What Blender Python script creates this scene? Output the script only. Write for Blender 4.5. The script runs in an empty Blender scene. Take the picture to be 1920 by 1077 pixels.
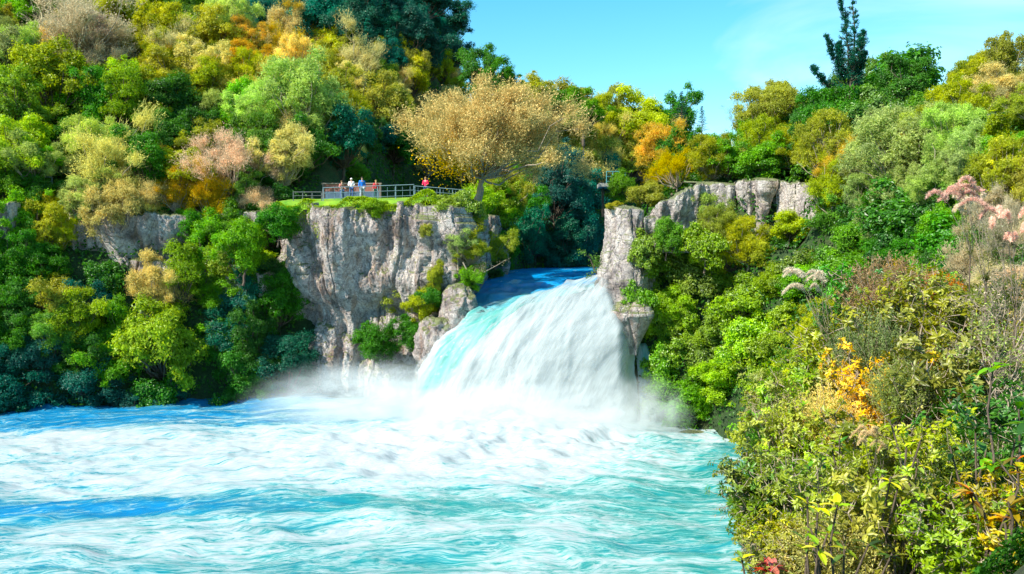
import bpy, math, random
import numpy as np
from mathutils import Vector, Matrix

# ------------------------------------------------------------------ camera, sky, sun, exposure
scene = bpy.context.scene
COL = scene.collection
CAM_H = 12.0
F = 1600.0
PITCH = math.atan(58.5 / F)
cam_data = bpy.data.cameras.new("camera")
cam_data.sensor_width = 36.0
cam_data.lens = 30.0
cam_data.clip_start = 0.1
cam_data.clip_end = 6000
cam = bpy.data.objects.new("camera", cam_data)
COL.objects.link(cam)
cam.location = (0, 0, CAM_H)
cam.rotation_euler = (math.pi / 2 - PITCH, 0, 0)
scene.camera = cam

SUN_DIR = Vector((-0.62, -0.44, 0.70)).normalized()     # towards the sun
world = bpy.data.worlds.new("World")
scene.world = world
world.use_nodes = True
wn = world.node_tree
for n in list(wn.nodes):
    wn.nodes.remove(n)
sky = wn.nodes.new("ShaderNodeTexSky")
sky.sky_type = 'NISHITA'
sky.sun_disc = False
sky.sun_elevation = math.asin(SUN_DIR.z)
sky.sun_rotation = math.atan2(SUN_DIR.x, SUN_DIR.y)
sky.air_density = 1.0
sky.dust_density = 0.3
sky.ozone_density = 1.5
hs = wn.nodes.new("ShaderNodeHueSaturation")
hs.inputs["Hue"].default_value = 0.477
hs.inputs["Saturation"].default_value = 1.42
hs.inputs["Value"].default_value = 1.0
bg = wn.nodes.new("ShaderNodeBackground")
bg.inputs["Strength"].default_value = 0.135
wo = wn.nodes.new("ShaderNodeOutputWorld")
wn.links.new(sky.outputs[0], hs.inputs["Color"])
# thin high cloud wisps
tcw = wn.nodes.new("ShaderNodeTexCoord"); mpw = wn.nodes.new("ShaderNodeMapping"); mpw.inputs["Scale"].default_value = (1.6, 1.6, 6.0)
nzw = wn.nodes.new("ShaderNodeTexNoise"); nzw.inputs["Scale"].default_value = 1.8; nzw.inputs["Detail"].default_value = 6; nzw.inputs["Distortion"].default_value = 0.7
rpw = wn.nodes.new("ShaderNodeMapRange"); rpw.inputs["From Min"].default_value = 0.46; rpw.inputs["From Max"].default_value = 0.75; rpw.inputs["To Max"].default_value = 0.55
h2 = wn.nodes.new("ShaderNodeHueSaturation"); h2.inputs["Saturation"].default_value = 0.45; h2.inputs["Value"].default_value = 1.12
mxw = wn.nodes.new("ShaderNodeMixRGB")
wn.links.new(tcw.outputs["Generated"], mpw.inputs[0]); wn.links.new(mpw.outputs[0], nzw.inputs["Vector"]); wn.links.new(nzw.outputs[0], rpw.inputs["Value"])
wn.links.new(hs.outputs[0], h2.inputs["Color"]); wn.links.new(rpw.outputs[0], mxw.inputs[0]); wn.links.new(hs.outputs[0], mxw.inputs[1]); wn.links.new(h2.outputs[0], mxw.inputs[2])
wn.links.new(mxw.outputs[0], bg.inputs["Color"])
wn.links.new(bg.outputs[0], wo.inputs["Surface"])

sun_data = bpy.data.lights.new("sun", 'SUN')
sun_data.energy = 4.6
sun_data.angle = math.radians(0.5)
sun_data.color = (1.0, 0.93, 0.80)
sun = bpy.data.objects.new("sun", sun_data)
COL.objects.link(sun)
sun.rotation_euler = SUN_DIR.to_track_quat('Z', 'Y').to_euler()

scene.view_settings.view_transform = 'Standard'
scene.view_settings.look = 'None'
scene.view_settings.gamma = 1.0
scene.view_settings.use_curve_mapping = False
scene.view_settings.exposure = 0.95

cy = scene.cycles
cy.use_denoising = True
cy.denoiser = 'OPENIMAGEDENOISE'
cy.max_bounces = 6
cy.diffuse_bounces = 4
cy.glossy_bounces = 2
cy.transmission_bounces = 4
cy.transparent_max_bounces = 10
cy.volume_bounces = 4
cy.volume_step_rate = 2.0
cy.volume_max_steps = 128
cy.caustics_reflective = False
cy.caustics_refractive = False
cy.sample_clamp_indirect = 4.0

rng = np.random.default_rng(11)
random.seed(11)

# ------------------------------------------------------------------ picture <-> place
def ray(px, py):
    x, y, z = (px - 960) / F, -(py - 538.5) / F, -1.0
    a = math.pi / 2 - PITCH
    return np.array([x, y * math.cos(a) - z * math.sin(a), y * math.sin(a) + z * math.cos(a)])

def at(px, py, Y):
    d = ray(px, py)
    return np.array([0, 0, CAM_H]) + d * (Y / d[1])

def pix(P):
    a = -(math.pi / 2 - PITCH)
    x, y, z = P[0], P[1], P[2] - CAM_H
    yc, zc = y * math.cos(a) - z * math.sin(a), y * math.sin(a) + z * math.cos(a)
    return 960 + F * x / -zc, 538.5 - F * yc / -zc

def ss(a, b, x):
    t = np.clip((x - a) / (b - a), 0, 1)
    return t * t * (3 - 2 * t)

# ------------------------------------------------------------------ gradient noise
def _h(ix, iy, iz, s):
    n = (ix * 374761393 + iy * 668265263 + iz * 2147483647 + s * 974634777) & 0xFFFFFFFF
    n = ((n ^ (n >> 13)) * 1274126177) & 0xFFFFFFFF
    n = n ^ (n >> 16)
    return (n & 0xFFFF) / 32767.5 - 1.0

def noise(x, y, z=0.0, seed=0):
    x, y, z = np.broadcast_arrays(np.asarray(x, float), np.asarray(y, float), np.asarray(z, float))
    ix, iy, iz = np.floor(x).astype(np.int64), np.floor(y).astype(np.int64), np.floor(z).astype(np.int64)
    fx, fy, fz = x - ix, y - iy, z - iz
    u, v, w = fx**3 * (fx * (fx * 6 - 15) + 10), fy**3 * (fy * (fy * 6 - 15) + 10), fz**3 * (fz * (fz * 6 - 15) + 10)
    r = 0
    for dx in (0, 1):
        for dy in (0, 1):
            for dz in (0, 1):
                wgt = (u if dx else 1 - u) * (v if dy else 1 - v) * (w if dz else 1 - w)
                r = r + wgt * _h(ix + dx, iy + dy, iz + dz, seed)
    return r

def fbm(x, y, z=0.0, o=4, seed=0, g=0.5):
    r, a, f, t = 0, 1.0, 1.0, 0
    for i in range(o):
        r = r + a * noise(x * f, y * f, np.asarray(z) * f, seed + i * 17)
        t += a; a *= g; f *= 2.03
    return r / t

def ridged(x, y, z=0.0, o=4, seed=0):
    r, a, f, t = 0, 1.0, 1.0, 0
    for i in range(o):
        r = r + a * (1 - np.abs(noise(x * f, y * f, np.asarray(z) * f, seed + i * 31)) * 2)
        t += a; a *= 0.5; f *= 2.1
    return r / t

# ------------------------------------------------------------------ mesh helpers
def raw_mesh(name, V, Fc, k, mats=(), smooth=False, attrs=None, mat_index=None):
    """V (n,3), Fc (m,k) -> mesh"""
    me = bpy.data.meshes.new(name)
    V = np.ascontiguousarray(V, dtype=np.float32)
    Fc = np.ascontiguousarray(Fc, dtype=np.int32)
    me.vertices.add(len(V)); me.vertices.foreach_set("co", V.ravel())
    me.loops.add(Fc.size); me.loops.foreach_set("vertex_index", Fc.ravel())
    me.polygons.add(len(Fc))
    me.polygons.foreach_set("loop_start", np.arange(0, Fc.size, k, dtype=np.int32))
    if smooth:
        me.polygons.foreach_set("use_smooth", np.ones(len(Fc), dtype=bool))
    else:
        me.polygons.foreach_set("use_smooth", np.zeros(len(Fc), dtype=bool))
    for m in mats:
        me.materials.append(m)
    if mat_index is not None:
        me.polygons.foreach_set("material_index", np.asarray(mat_index, dtype=np.int32))
    if attrs:
        for an, (dom, arr) in attrs.items():
            arr = np.asarray(arr, dtype=np.float32)
            if arr.ndim == 1:
                at_ = me.attributes.new(an, 'FLOAT', dom); at_.data.foreach_set("value", arr)
            elif arr.shape[1] == 3:
                at_ = me.attributes.new(an, 'FLOAT_VECTOR', dom); at_.data.foreach_set("vector", arr.ravel())
    me.update()
    me.validate()
    return me

def grid_faces(nu, nv, flip=False):
    i = np.arange(nu - 1)[:, None] * nv + np.arange(nv - 1)[None, :]
    i = i.ravel()
    q = np.stack([i, i + nv, i + nv + 1, i + 1], 1)
    return q[:, ::-1] if flip else q

def link(name, me, parent=None, loc=None, rz=None, scale=None):
    o = bpy.data.objects.new(name, me)
    COL.objects.link(o)
    if parent is not None:
        o.parent = parent
    if loc is not None: o.location = [float(v) for v in loc]
    if rz is not None: o.rotation_euler = (0, 0, rz)
    if scale is not None: o.scale = scale
    return o

def tag(o, label=None, cat=None, group=None, kind=None):
    if label: o["label"] = label
    if cat: o["category"] = cat
    if group: o["group"] = group
    if kind: o["kind"] = kind
    return o

def thing(name, label, cat, loc=(0, 0, 0), rz=0, group=None):
    o = bpy.data.objects.new(name, None)
    COL.objects.link(o)
    o.empty_display_size = 0.3
    o.location = [float(v) for v in loc]; o.rotation_euler = (0, 0, rz)
    return tag(o, label, cat, group)

def unit(v):
    return v / np.maximum(np.linalg.norm(v, axis=-1, keepdims=True), 1e-9)

def tubes(paths, sides=6):
    """paths: list of (pts (n,3), radii (n,)) -> V, F quads"""
    Vs, Fs, off = [], [], 0
    for pts, rad in paths:
        pts = np.asarray(pts, float); n = len(pts)
        rad = np.broadcast_to(np.asarray(rad, float), (n,))
        tan = unit(np.gradient(pts, axis=0))
        ref = np.array([0.31, 0.17, 0.93]) if abs(tan[0][2]) < 0.8 else np.array([0.93, 0.2, 0.1])
        a = unit(np.cross(tan, ref)); b = np.cross(tan, a)
        th = np.linspace(0, 2 * np.pi, sides, endpoint=False)
        ring = pts[:, None, :] + rad[:, None, None] * (np.cos(th)[None, :, None] * a[:, None, :] + np.sin(th)[None, :, None] * b[:, None, :])
        Vs.append(ring.reshape(-1, 3))
        i = np.arange(n - 1)[:, None] * sides + np.arange(sides)[None, :]
        j = np.arange(n - 1)[:, None] * sides + (np.arange(sides)[None, :] + 1) % sides
        Fs.append(np.stack([i, j, j + sides, i + sides], -1).reshape(-1, 4) + off)
        off += n * sides
    return np.concatenate(Vs), np.concatenate(Fs)

def boxes(bs):
    """bs: list of (centre, size, rz) -> V,F"""
    Vs, Fs, off = [], [], 0
    c = np.array([[x, y, z] for x in (-.5, .5) for y in (-.5, .5) for z in (-.5, .5)])
    f = np.array([[0, 1, 3, 2], [4, 6, 7, 5], [0, 4, 5, 1], [2, 3, 7, 6], [0, 2, 6, 4], [1, 5, 7, 3]])
    for ce, si, rz in bs:
        v = c * np.array(si)
        v = np.stack([v[:, 0] * math.cos(rz) - v[:, 1] * math.sin(rz), v[:, 0] * math.sin(rz) + v[:, 1] * math.cos(rz), v[:, 2]], 1)
        Vs.append(v + np.array(ce)); Fs.append(f + off); off += 8
    return np.concatenate(Vs), np.concatenate(Fs)

# ------------------------------------------------------------------ materials
def new_mat(name):
    m = bpy.data.materials.new(name)
    m.use_nodes = True
    nt = m.node_tree
    for n in list(nt.nodes):
        nt.nodes.remove(n)
    return m, nt

class NT:
    def __init__(s, nt): s.nt = nt
    def n(s, typ, ins=None, **props):
        nd = s.nt.nodes.new(typ)
        for k, v in props.items(): setattr(nd, k, v)
        if ins:
            for k, v in ins.items():
                sock = nd.inputs[k]
                if hasattr(v, "is_output") or isinstance(v, bpy.types.NodeSocket):
                    s.nt.links.new(v, sock)
                else:
                    sock.default_value = v
        return nd
    def math(s, op, a, b=0.0, c=0.0, clamp=False):
        nd = s.n("ShaderNodeMath", {0: a, 1: b, 2: c}, operation=op)
        nd.use_clamp = clamp
        return nd.outputs[0]
    def mix(s, f, a, b, mode='MIX'):
        nd = s.n("ShaderNodeMixRGB", {0: f, 1: a, 2: b}, blend_type=mode)
        return nd.outputs[0]
    def ramp(s, f, stops, interp='LINEAR'):
        nd = s.n("ShaderNodeValToRGB", {0: f})
        cr = nd.color_ramp; cr.interpolation = interp
        while len(cr.elements) < len(stops): cr.elements.new(0.5)
        for e, (p, c) in zip(cr.elements, stops):
            e.position = p; e.color = c if len(c) == 4 else (*c, 1)
        return nd.outputs[0]
    def noise(s, vec, scale, detail=4, rough=0.55, dist=0.0):
        ins = {"Scale": scale, "Detail": detail, "Roughness": rough, "Distortion": dist}
        if vec is not None: ins["Vector"] = vec
        return s.n("ShaderNodeTexNoise", ins).outputs[0]
    def attr(s, name, vec=False):
        nd = s.n("ShaderNodeAttribute", attribute_name=name)
        return nd.outputs["Vector"] if vec else nd.outputs["Fac"]
    def out(s, surf=None, vol=None, disp=None):
        o = s.n("ShaderNodeOutputMaterial")
        if surf is not None: s.nt.links.new(surf, o.inputs["Surface"])
        if vol is not None: s.nt.links.new(vol, o.inputs["Volume"])

def c4(c): return (c[0], c[1], c[2], 1.0)

def leaf_material(name, gloss=0.06, transl=0.42):
    m, nt = new_mat(name); g = NT(nt)
    oi = g.n("ShaderNodeObjectInfo")
    tint = g.attr("tint")
    geo = g.n("ShaderNodeNewGeometry")
    # leaf to leaf colour variation of the plant itself
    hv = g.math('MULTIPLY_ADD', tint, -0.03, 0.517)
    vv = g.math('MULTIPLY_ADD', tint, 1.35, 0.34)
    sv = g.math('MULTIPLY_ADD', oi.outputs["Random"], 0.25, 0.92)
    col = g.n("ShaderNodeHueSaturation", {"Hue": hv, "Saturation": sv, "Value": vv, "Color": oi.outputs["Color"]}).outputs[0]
    rv = g.math('MULTIPLY_ADD', oi.outputs["Random"], 0.4, 0.8)
    col = g.mix(1.0, col, g.n("ShaderNodeCombineXYZ", {0: rv, 1: rv, 2: rv}).outputs[0], 'MULTIPLY')
    d = g.n("ShaderNodeBsdfDiffuse", {"Color": col})
    tcol = g.n("ShaderNodeHueSaturation", {"Hue": 0.485, "Saturation": 1.1, "Value": 1.25, "Color": col}).outputs[0]
    t = g.n("ShaderNodeBsdfTranslucent", {"Color": tcol})
    mx = g.n("ShaderNodeMixShader", {0: transl, 1: d.outputs[0], 2: t.outputs[0]})
    gl = g.n("ShaderNodeBsdfGlossy", {"Color": (1, 1, 1, 1), "Roughness": 0.45})
    m2 = g.n("ShaderNodeMixShader", {0: gloss, 1: mx.outputs[0], 2: gl.outputs[0]})
    g.out(m2.outputs[0])
    return m

M_LEAF = leaf_material("foliage", 0.02, 0.48)
M_GLOSSY = leaf_material("glossy_foliage", 0.04, 0.44)
M_DRY = leaf_material("dry_foliage", 0.0, 0.36)

def bark_material(name, c1, c2):
    m, nt = new_mat(name); g = NT(nt)
    tc = g.n("ShaderNodeTexCoord")
    mp = g.n("ShaderNodeMapping", {"Vector": tc.outputs["Object"], "Scale": (14, 14, 2.5)})
    nz = g.noise(mp.outputs[0], 3.0, 5, 0.65)
    col = g.ramp(nz, [(0.3, c1), (0.7, c2)])
    bp = g.n("ShaderNodeBump", {"Strength": 0.5, "Distance": 0.03, "Height": nz})
    b = g.n("ShaderNodeBsdfPrincipled", {"Base Color": col, "Roughness": 0.9, "Normal": bp.outputs[0]})
    g.out(b.outputs[0]); return m

M_BARK = bark_material("bark", (0.05, 0.035, 0.025), (0.16, 0.12, 0.085))
M_PALEBARK = bark_material("pale_bark", (0.20, 0.15, 0.10), (0.50, 0.42, 0.32))

def plain(name, c, rough=0.6, metal=0.0, grain=0.15):
    m, nt = new_mat(name); g = NT(nt)
    tc = g.n("ShaderNodeTexCoord")
    nz = g.noise(tc.outputs["Object"], 9.0, 4)
    k = g.math('MULTIPLY_ADD', nz, grain * 2, 1 - grain)
    col = g.mix(1.0, c4(c), g.n("ShaderNodeCombineXYZ", {0: k, 1: k, 2: k}).outputs[0], 'MULTIPLY')
    b = g.n("ShaderNodeBsdfPrincipled", {"Base Color": col, "Roughness": rough, "Metallic": metal})
    g.out(b.outputs[0]); return m

def rock_material(name, warm=0.5):
    m, nt = new_mat(name); g = NT(nt)
    geo = g.n("ShaderNodeNewGeometry")
    P = geo.outputs["Position"]
    big = g.noise(P, 0.45, 6, 0.6)
    mp = g.n("ShaderNodeMapping", {"Vector": P, "Scale": (1.6, 1.6, 0.22)})
    streak = g.noise(mp.outputs[0], 1.0, 5, 0.65, 0.6)
    fine = g.noise(P, 6.0, 6, 0.72)
    speck = g.noise(P, 16.0, 5, 0.75)
    base = g.ramp(big, [(0.30, (0.14, 0.11, 0.10)), (0.44, (0.46, 0.41, 0.39)), (0.58, (0.64, 0.60, 0.57)), (0.72, (0.62, 0.48, 0.32))])
    rust = g.ramp(streak, [(0.50, (0, 0, 0)), (0.64, (1, 1, 1))])
    base = g.mix(g.math('MULTIPLY', rust, 0.55 * warm), base, (0.42, 0.22, 0.10, 1))
    dark = g.ramp(streak, [(0.28, (1, 1, 1)), (0.42, (0, 0, 0))])
    base = g.mix(g.math('MULTIPLY', dark, 0.75), base, (0.05, 0.055, 0.06, 1))
    lic = g.ramp(g.noise(P, 2.3, 6, 0.75), [(0.55, (0, 0, 0)), (0.66, (1, 1, 1))])
    base = g.mix(g.math('MULTIPLY', lic, 0.5), base, (0.17, 0.17, 0.06, 1))
    vor = g.n("ShaderNodeTexVoronoi", {"Vector": g.n("ShaderNodeMapping", {"Vector": g.n("ShaderNodeVectorMath", {0: P, 1: g.n("ShaderNodeTexNoise", {"Vector": P, "Scale": 1.3, "Detail": 3}).outputs[1]}, operation='ADD').outputs[0], "Scale": (1.1, 1.1, .55)}).outputs[0], "Scale": 1.0}, feature='DISTANCE_TO_EDGE').outputs[0]
    crk = g.ramp(vor, [(0.0, (.25, .23, .22)), (0.045, (1, 1, 1))])
    base = g.mix(.5, base, crk, 'MULTIPLY')
    mid = g.ramp(g.noise(P, 1.5, 5, .7), [(.36, (.62, .60, .62)), (.60, (1.12, 1.1, 1.08))])
    base = g.mix(1.0, base, mid, 'MULTIPLY')
    nz_ = g.n("ShaderNodeSeparateXYZ", {0: geo.outputs["Normal"]}).outputs[2]
    moss = g.math('MULTIPLY', g.n("ShaderNodeMapRange", {"Value": g.math('ADD', nz_, g.math('MULTIPLY', g.math('SUBTRACT', fine, .5), 1.6)), "From Min": .38, "From Max": .62}).outputs[0], .8)
    base = g.mix(moss, base, (.12, .17, .02, 1))
    k = g.ramp(fine, [(0.30, (0.68, 0.67, 0.68)), (0.62, (1.08, 1.08, 1.08))])
    base = g.mix(1.0, base, k, 'MULTIPLY')
    k2 = g.ramp(speck, [(0.32, (0.6, 0.6, 0.6)), (0.55, (1.05, 1.05, 1.05))])
    base = g.mix(0.7, base, k2, 'MULTIPLY')
    hgt = g.math('ADD', g.math('ADD', g.math('MULTIPLY', fine, 0.8), g.math('MULTIPLY', speck, 0.4)), g.math('MULTIPLY', g.math('MINIMUM', vor, .08), 5.0))
    bp = g.n("ShaderNodeBump", {"Strength": 0.9, "Distance": 0.25, "Height": hgt})
    b = g.n("ShaderNodeBsdfPrincipled", {"Base Color": base, "Roughness": 0.92, "Normal": bp.outputs[0]})
    g.out(b.outputs[0]); return m

M_ROCK = rock_material("cliff_rock", 0.8)
M_ROCK_PALE = rock_material("pale_rock", 0.35)

def ground_material():
    m, nt = new_mat("hill_ground"); g = NT(nt)
    P = g.n("ShaderNodeNewGeometry").outputs["Position"]
    a = g.noise(P, 0.35, 6, 0.65); b_ = g.noise(P, 5.0, 5, 0.7)
    col = g.ramp(a, [(0.3, (0.012, 0.03, 0.010)), (0.5, (0.03, 0.07, 0.015)), (0.7, (0.07, 0.08, 0.03))])
    col = g.mix(1.0, col, g.ramp(b_, [(0.3, (0.5, 0.5, 0.5)), (0.65, (1.3, 1.3, 1.2))]), 'MULTIPLY')
    bp = g.n("ShaderNodeBump", {"Strength": 0.8, "Distance": 0.3, "Height": b_})
    b = g.n("ShaderNodeBsdfPrincipled", {"Base Color": col, "Roughness": 0.95, "Normal": bp.outputs[0]})
    g.out(b.outputs[0]); return m
M_GROUND = ground_material()

def lawn_material():
    m, nt = new_mat("lawn"); g = NT(nt)
    P = g.n("ShaderNodeNewGeometry").outputs["Position"]
    a = g.noise(P, 0.8, 5, 0.6); b_ = g.noise(P, 12.0, 4, 0.7)
    col = g.ramp(a, [(0.3, (0.06, 0.22, 0.005)), (0.6, (0.20, 0.36, 0.01)), (0.75, (0.34, 0.40, 0.02))])
    col = g.mix(0.6, col, g.ramp(b_, [(0.3, (0.5, 0.5, 0.5)), (0.65, (1.2, 1.2, 1.1))]), 'MULTIPLY')
    b = g.n("ShaderNodeBsdfPrincipled", {"Base Color": col, "Roughness": 0.9})
    g.out(b.outputs[0]); return m
M_LAWN = lawn_material()

def pool_material():
    """foam attribute = how much air the water carries; hue attribute = blue .. green water"""
    m, nt = new_mat("churning_water"); g = NT(nt)
    foam = g.attr("foam"); hue = g.attr("hue"); fl = g.attr("flow", True)
    n1 = g.n("ShaderNodeTexNoise", {"Vector": fl, "Scale": 1.0, "Detail": 7, "Roughness": 0.62, "Distortion": 0.9}).outputs[0]
    mp = g.n("ShaderNodeMapping", {"Vector": fl, "Scale": (3.2, 4.2, 3)})
    n2 = g.n("ShaderNodeTexNoise", {"Vector": mp.outputs[0], "Scale": 1.0, "Detail": 6, "Roughness": 0.65, "Distortion": 1.2}).outputs[0]
    s = g.math('ADD', g.math('MULTIPLY', g.math('SUBTRACT', n1, 0.5), 2.1), g.math('MULTIPLY', g.math('SUBTRACT', n2, 0.5), 1.5))
    n3 = g.n("ShaderNodeTexNoise", {"Vector": g.n('ShaderNodeMapping', {'Vector': fl, 'Scale': (1.5, 1.9, 3)}).outputs[0], "Scale": 1.0, "Detail": 4, "Roughness": 0.55, "Distortion": 1.6}).outputs[0]
    rdg = g.math('POWER', g.math('SUBTRACT', 1.0, g.math('ABSOLUTE', g.math('MULTIPLY_ADD', n3, 4.0, -2.0)), clamp=True), 2.0)
    s = g.math('ADD', s, g.math('MULTIPLY_ADD', rdg, 0.75, -0.22))
    v = g.math('ADD', foam, s)
    f = g.n("ShaderNodeMapRange", {"Value": v, "From Min": 0.10, "From Max": 1.15}, interpolation_type='SMOOTHSTEP').outputs[0]
    wat = g.mix(hue, (0.005, 0.19, 0.42, 1), (0.012, 0.23, 0.23, 1))
    # thin veil of small bubbles turns the water milky turquoise before it turns white
    milk = g.n("ShaderNodeMapRange", {"Value": v, "From Min": -0.1, "From Max": 0.6}).outputs[0]
    wat2 = g.mix(milk, wat, g.mix(hue, (0.04, 0.31, 0.42, 1), (0.09, 0.38, 0.35, 1)))
    fb = g.noise(g.n('ShaderNodeMapping', {'Vector': fl, 'Scale': (7, 9, 3)}).outputs[0], 1.0, 5, .7, .8)
    fcol = g.ramp(fb, [(.30, (.27, .38, .42)), (.48, (.40, .465, .485)), (.66, (.49, .53, .545))])
    col = g.mix(f, wat2, fcol)
    rough = g.math('MULTIPLY_ADD', f, 0.5, 0.16)
    bp = g.n("ShaderNodeBump", {"Strength": 0.4, "Distance": 0.2, "Height": g.math('ADD', n1, g.math('MULTIPLY', n2, 0.5))})
    b = g.n("ShaderNodeBsdfPrincipled", {"Base Color": col, "Roughness": rough, "Normal": bp.outputs[0], "IOR": 1.33, "Specular IOR Level": 0.35})
    g.out(b.outputs[0]); return m
M_POOL = pool_material()

def fall_material(name, alpha=False):
    m, nt = new_mat(name); g = NT(nt)
    foam = g.attr("foam"); hue = g.attr("hue"); fl = g.attr("flow", True)     # flow = (across, along, 0)
    n1 = g.n("ShaderNodeTexNoise", {"Vector": g.n("ShaderNodeMapping", {"Vector": fl, "Scale": (1.0, 0.20, 1)}).outputs[0], "Scale": 1.3, "Detail": 5, "Roughness": 0.55, "Distortion": 0.35}).outputs[0]
    n2 = g.n("ShaderNodeTexNoise", {"Vector": g.n("ShaderNodeMapping", {"Vector": fl, "Scale": (3.6, 0.35, 1)}).outputs[0], "Scale": 1.6, "Detail": 6, "Roughness": 0.65, "Distortion": 0.15}).outputs[0]
    s = g.math('ADD', g.math('MULTIPLY', g.math('SUBTRACT', n1, 0.5), 1.9), g.math('MULTIPLY', g.math('SUBTRACT', n2, 0.5), 0.45))
    v = g.math('ADD', foam, s)
    f = g.n("ShaderNodeMapRange", {"Value": v, "From Min": 0.25, "From Max": 0.95}, interpolation_type='SMOOTHSTEP').outputs[0]
    wat = g.mix(hue, (0.000, 0.36, 0.90, 1), (0.08, 0.40, 0.37, 1))
    milk = g.n("ShaderNodeMapRange", {"Value": v, "From Min": -0.1, "From Max": 0.6}).outputs[0]
    wat2 = g.mix(milk, wat, g.mix(hue, (0.02, 0.50, 0.88, 1), (0.27, 0.56, 0.51, 1)))
    col = g.mix(f, wat2, (0.50, 0.565, 0.58, 1))
    bp = g.n("ShaderNodeBump", {"Strength": 0.12, "Distance": 0.2, "Height": g.math('ADD', n1, g.math('MULTIPLY', n2, 0.4))})
    d = g.n("ShaderNodeBsdfPrincipled", {"Base Color": col, "Roughness": g.math('MULTIPLY_ADD', f, 0.45, 0.2), "Normal": bp.outputs[0], "IOR": 1.33, "Specular IOR Level": 0.3})
    sh = d.outputs[0]
    tr = g.n("ShaderNodeBsdfTranslucent", {"Color": col})
    sh = g.n("ShaderNodeMixShader", {0: 0.25, 1: sh, 2: tr.outputs[0]}).outputs[0]
    if alpha:
        edge = g.attr("cover")
        a = g.math('MULTIPLY', edge, g.n("ShaderNodeMapRange", {"Value": g.math('ADD', g.math('MULTIPLY', n1, 0.8), g.math('MULTIPLY', n2, 0.5)), "From Min": 0.52, "From Max": 0.9}).outputs[0], clamp=True)
        sh = g.n("ShaderNodeMixShader", {0: a, 1: g.n("ShaderNodeBsdfTransparent").outputs[0], 2: sh}).outputs[0]
    g.out(sh); return m
M_FALL = fall_material("falling_water")
M_VEIL = fall_material("water_veil", True)

# ------------------------------------------------------------------ terrain
LB = [(-30, -60), (-45, -20), (-52, 20), (-56, 42), (-56, 56), (-49, 63), (-40, 66.2), (-30, 69.5), (-22, 72), (-17, 72.4), (-10, 71), (-6, 70), (-4.0, 70.5),  # first points: unseen bank bent towards camera so its hill shades the left
      (-3.4, 78), (-1.0, 92), (2.5, 106), (10, 118), (25, 128), (50, 134)]
RB = [(50, 124), (30, 117), (17, 108), (12.5, 96), (10.0, 82), (8.0, 70), (7.6, 63), (8.8, 61.0), (10.5, 60), (12.8, 58.5), (14.4, 54), (14.6, 49),
      (13.8, 42), (12.2, 32), (9.5, 22), (4.5, 14), (-6, 9), (-16, -2), (-20, -60)]
POLY = LB + RB
SEG = [(POLY[i], POLY[(i + 1) % len(POLY)], i < len(LB) - 1) for i in range(len(POLY))]

def river(x, y):
    x = np.asarray(x, float); y = np.asarray(y, float)
    best = np.full(x.shape, 1e9); left = np.zeros(x.shape, bool); inside = np.zeros(x.shape, bool)
    for (a, b, isl) in SEG:
        dx, dy = b[0] - a[0], b[1] - a[1]
        t = np.clip(((x - a[0]) * dx + (y - a[1]) * dy) / (dx * dx + dy * dy), 0, 1)
        d = np.hypot(x - a[0] - t * dx, y - a[1] - t * dy)
        m = d < best
        best = np.where(m, d, best); left = np.where(m, isl, left)
        c = ((a[1] > y) != (b[1] > y)) & (x < (b[0] - a[0]) * (y - a[1]) / (b[1] - a[1] + 1e-12) + a[0])
        inside ^= c
    return best, left, inside

def height_fn(x, y):
    d, left, ins = river(x, y)
    wob = fbm(x * 0.16, y * 0.16, 0, 3, 5)
    base = 8.2 * ss(62, 68, y) * ss(-9, -4, x)
    # left bank
    cl = ss(-20, -16.5, x)
    wL = 8.5 + (2.2 - 8.5) * cl
    HL = 16.3 + 0.25 * wob
    HL = HL + 0.9 * ss(2.5, 6, d) * cl
    s1 = np.clip((d - 2.2 * cl * (1 - ss(-4.5, -2, x)) + wob * 1.2 * (1 - cl)) / wL, 0, 1); s1 = s1 ** 0.8
    plat = 15.0 * ss(-19, -15, x) * (1 - ss(0, 9, x)) + 2.0
    hmax = np.interp(x, [-90, -60, -40, -18, -4, 5, 12, 22, 30, 60, 140], [41, 39, 37, 36, 37, 36.5, 34, 31, 27, 22, 18])
    rise = (hmax - 17) * ss(0, 1, (d - plat) / (36.0 - 15 * ss(-8, 2, x))) 
    far = 46 * (1 - ss(-26, -6, x + 0.02 * (y - 170) + 3 * wob)) * ss(122, 178, y)
    sag = -5 * np.exp(-((y - 133) / 10.0) ** 2)
    hL = base + (HL - base) * s1 + rise + far + sag * ss(118, 125, y) + 1.4 * wob * ss(6, 20, d) * (1 - cl * (1 - ss(18, 26, d)))
    # right bank
    near = 1 - ss(16, 34, y)
    wR = 8.0 * (1 - near) + 6.5 * near
    wR = wR - 3.8 * ss(52, 60, y)
    HR = 17.0 * (1 - near) + 9.6 * near
    s2 = np.clip((d + wob * 1.0) / wR, 0, 1) ** (0.85)
    hR = base + (HR - base) * s2 + (0.34 * (1 - near) + 0.10 * near) * np.clip(d - wR, 0, 24) + 1.2 * wob * ss(3, 9, d)
    hR = hR - 3.0 * near * ss(6, 0, np.hypot(x, y)) * 0
    h = np.where(left, hL, hR)
    bed = np.where((y > 67) & (x > -5), 6.5, -3.0)
    h = np.where(ins, bed, h)
    lim = 12.4 + 5.2 * ss(59.8, 62.0, y) + 9 * ss(0.0, 3.5, x - 0.335 * y)
    h = np.where((~left) & (~ins) & (y > 50) & (y < 63), np.minimum(h, lim), h)
    lw = ss(-19.5, -17.5, x) * ss(-1.0, -2.8, x) * ss(86, 84, y)
    h = np.where(left & (y > 69) & (y < 86) & (h > 16), h * (1 - lw) + 16.5 * lw, h)
    # camera terrace: keep the ground below the eye
    r0 = np.hypot(x, y - 1)
    h = np.where(r0 < 7, np.minimum(h, 10.3), h)
    return h

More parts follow.
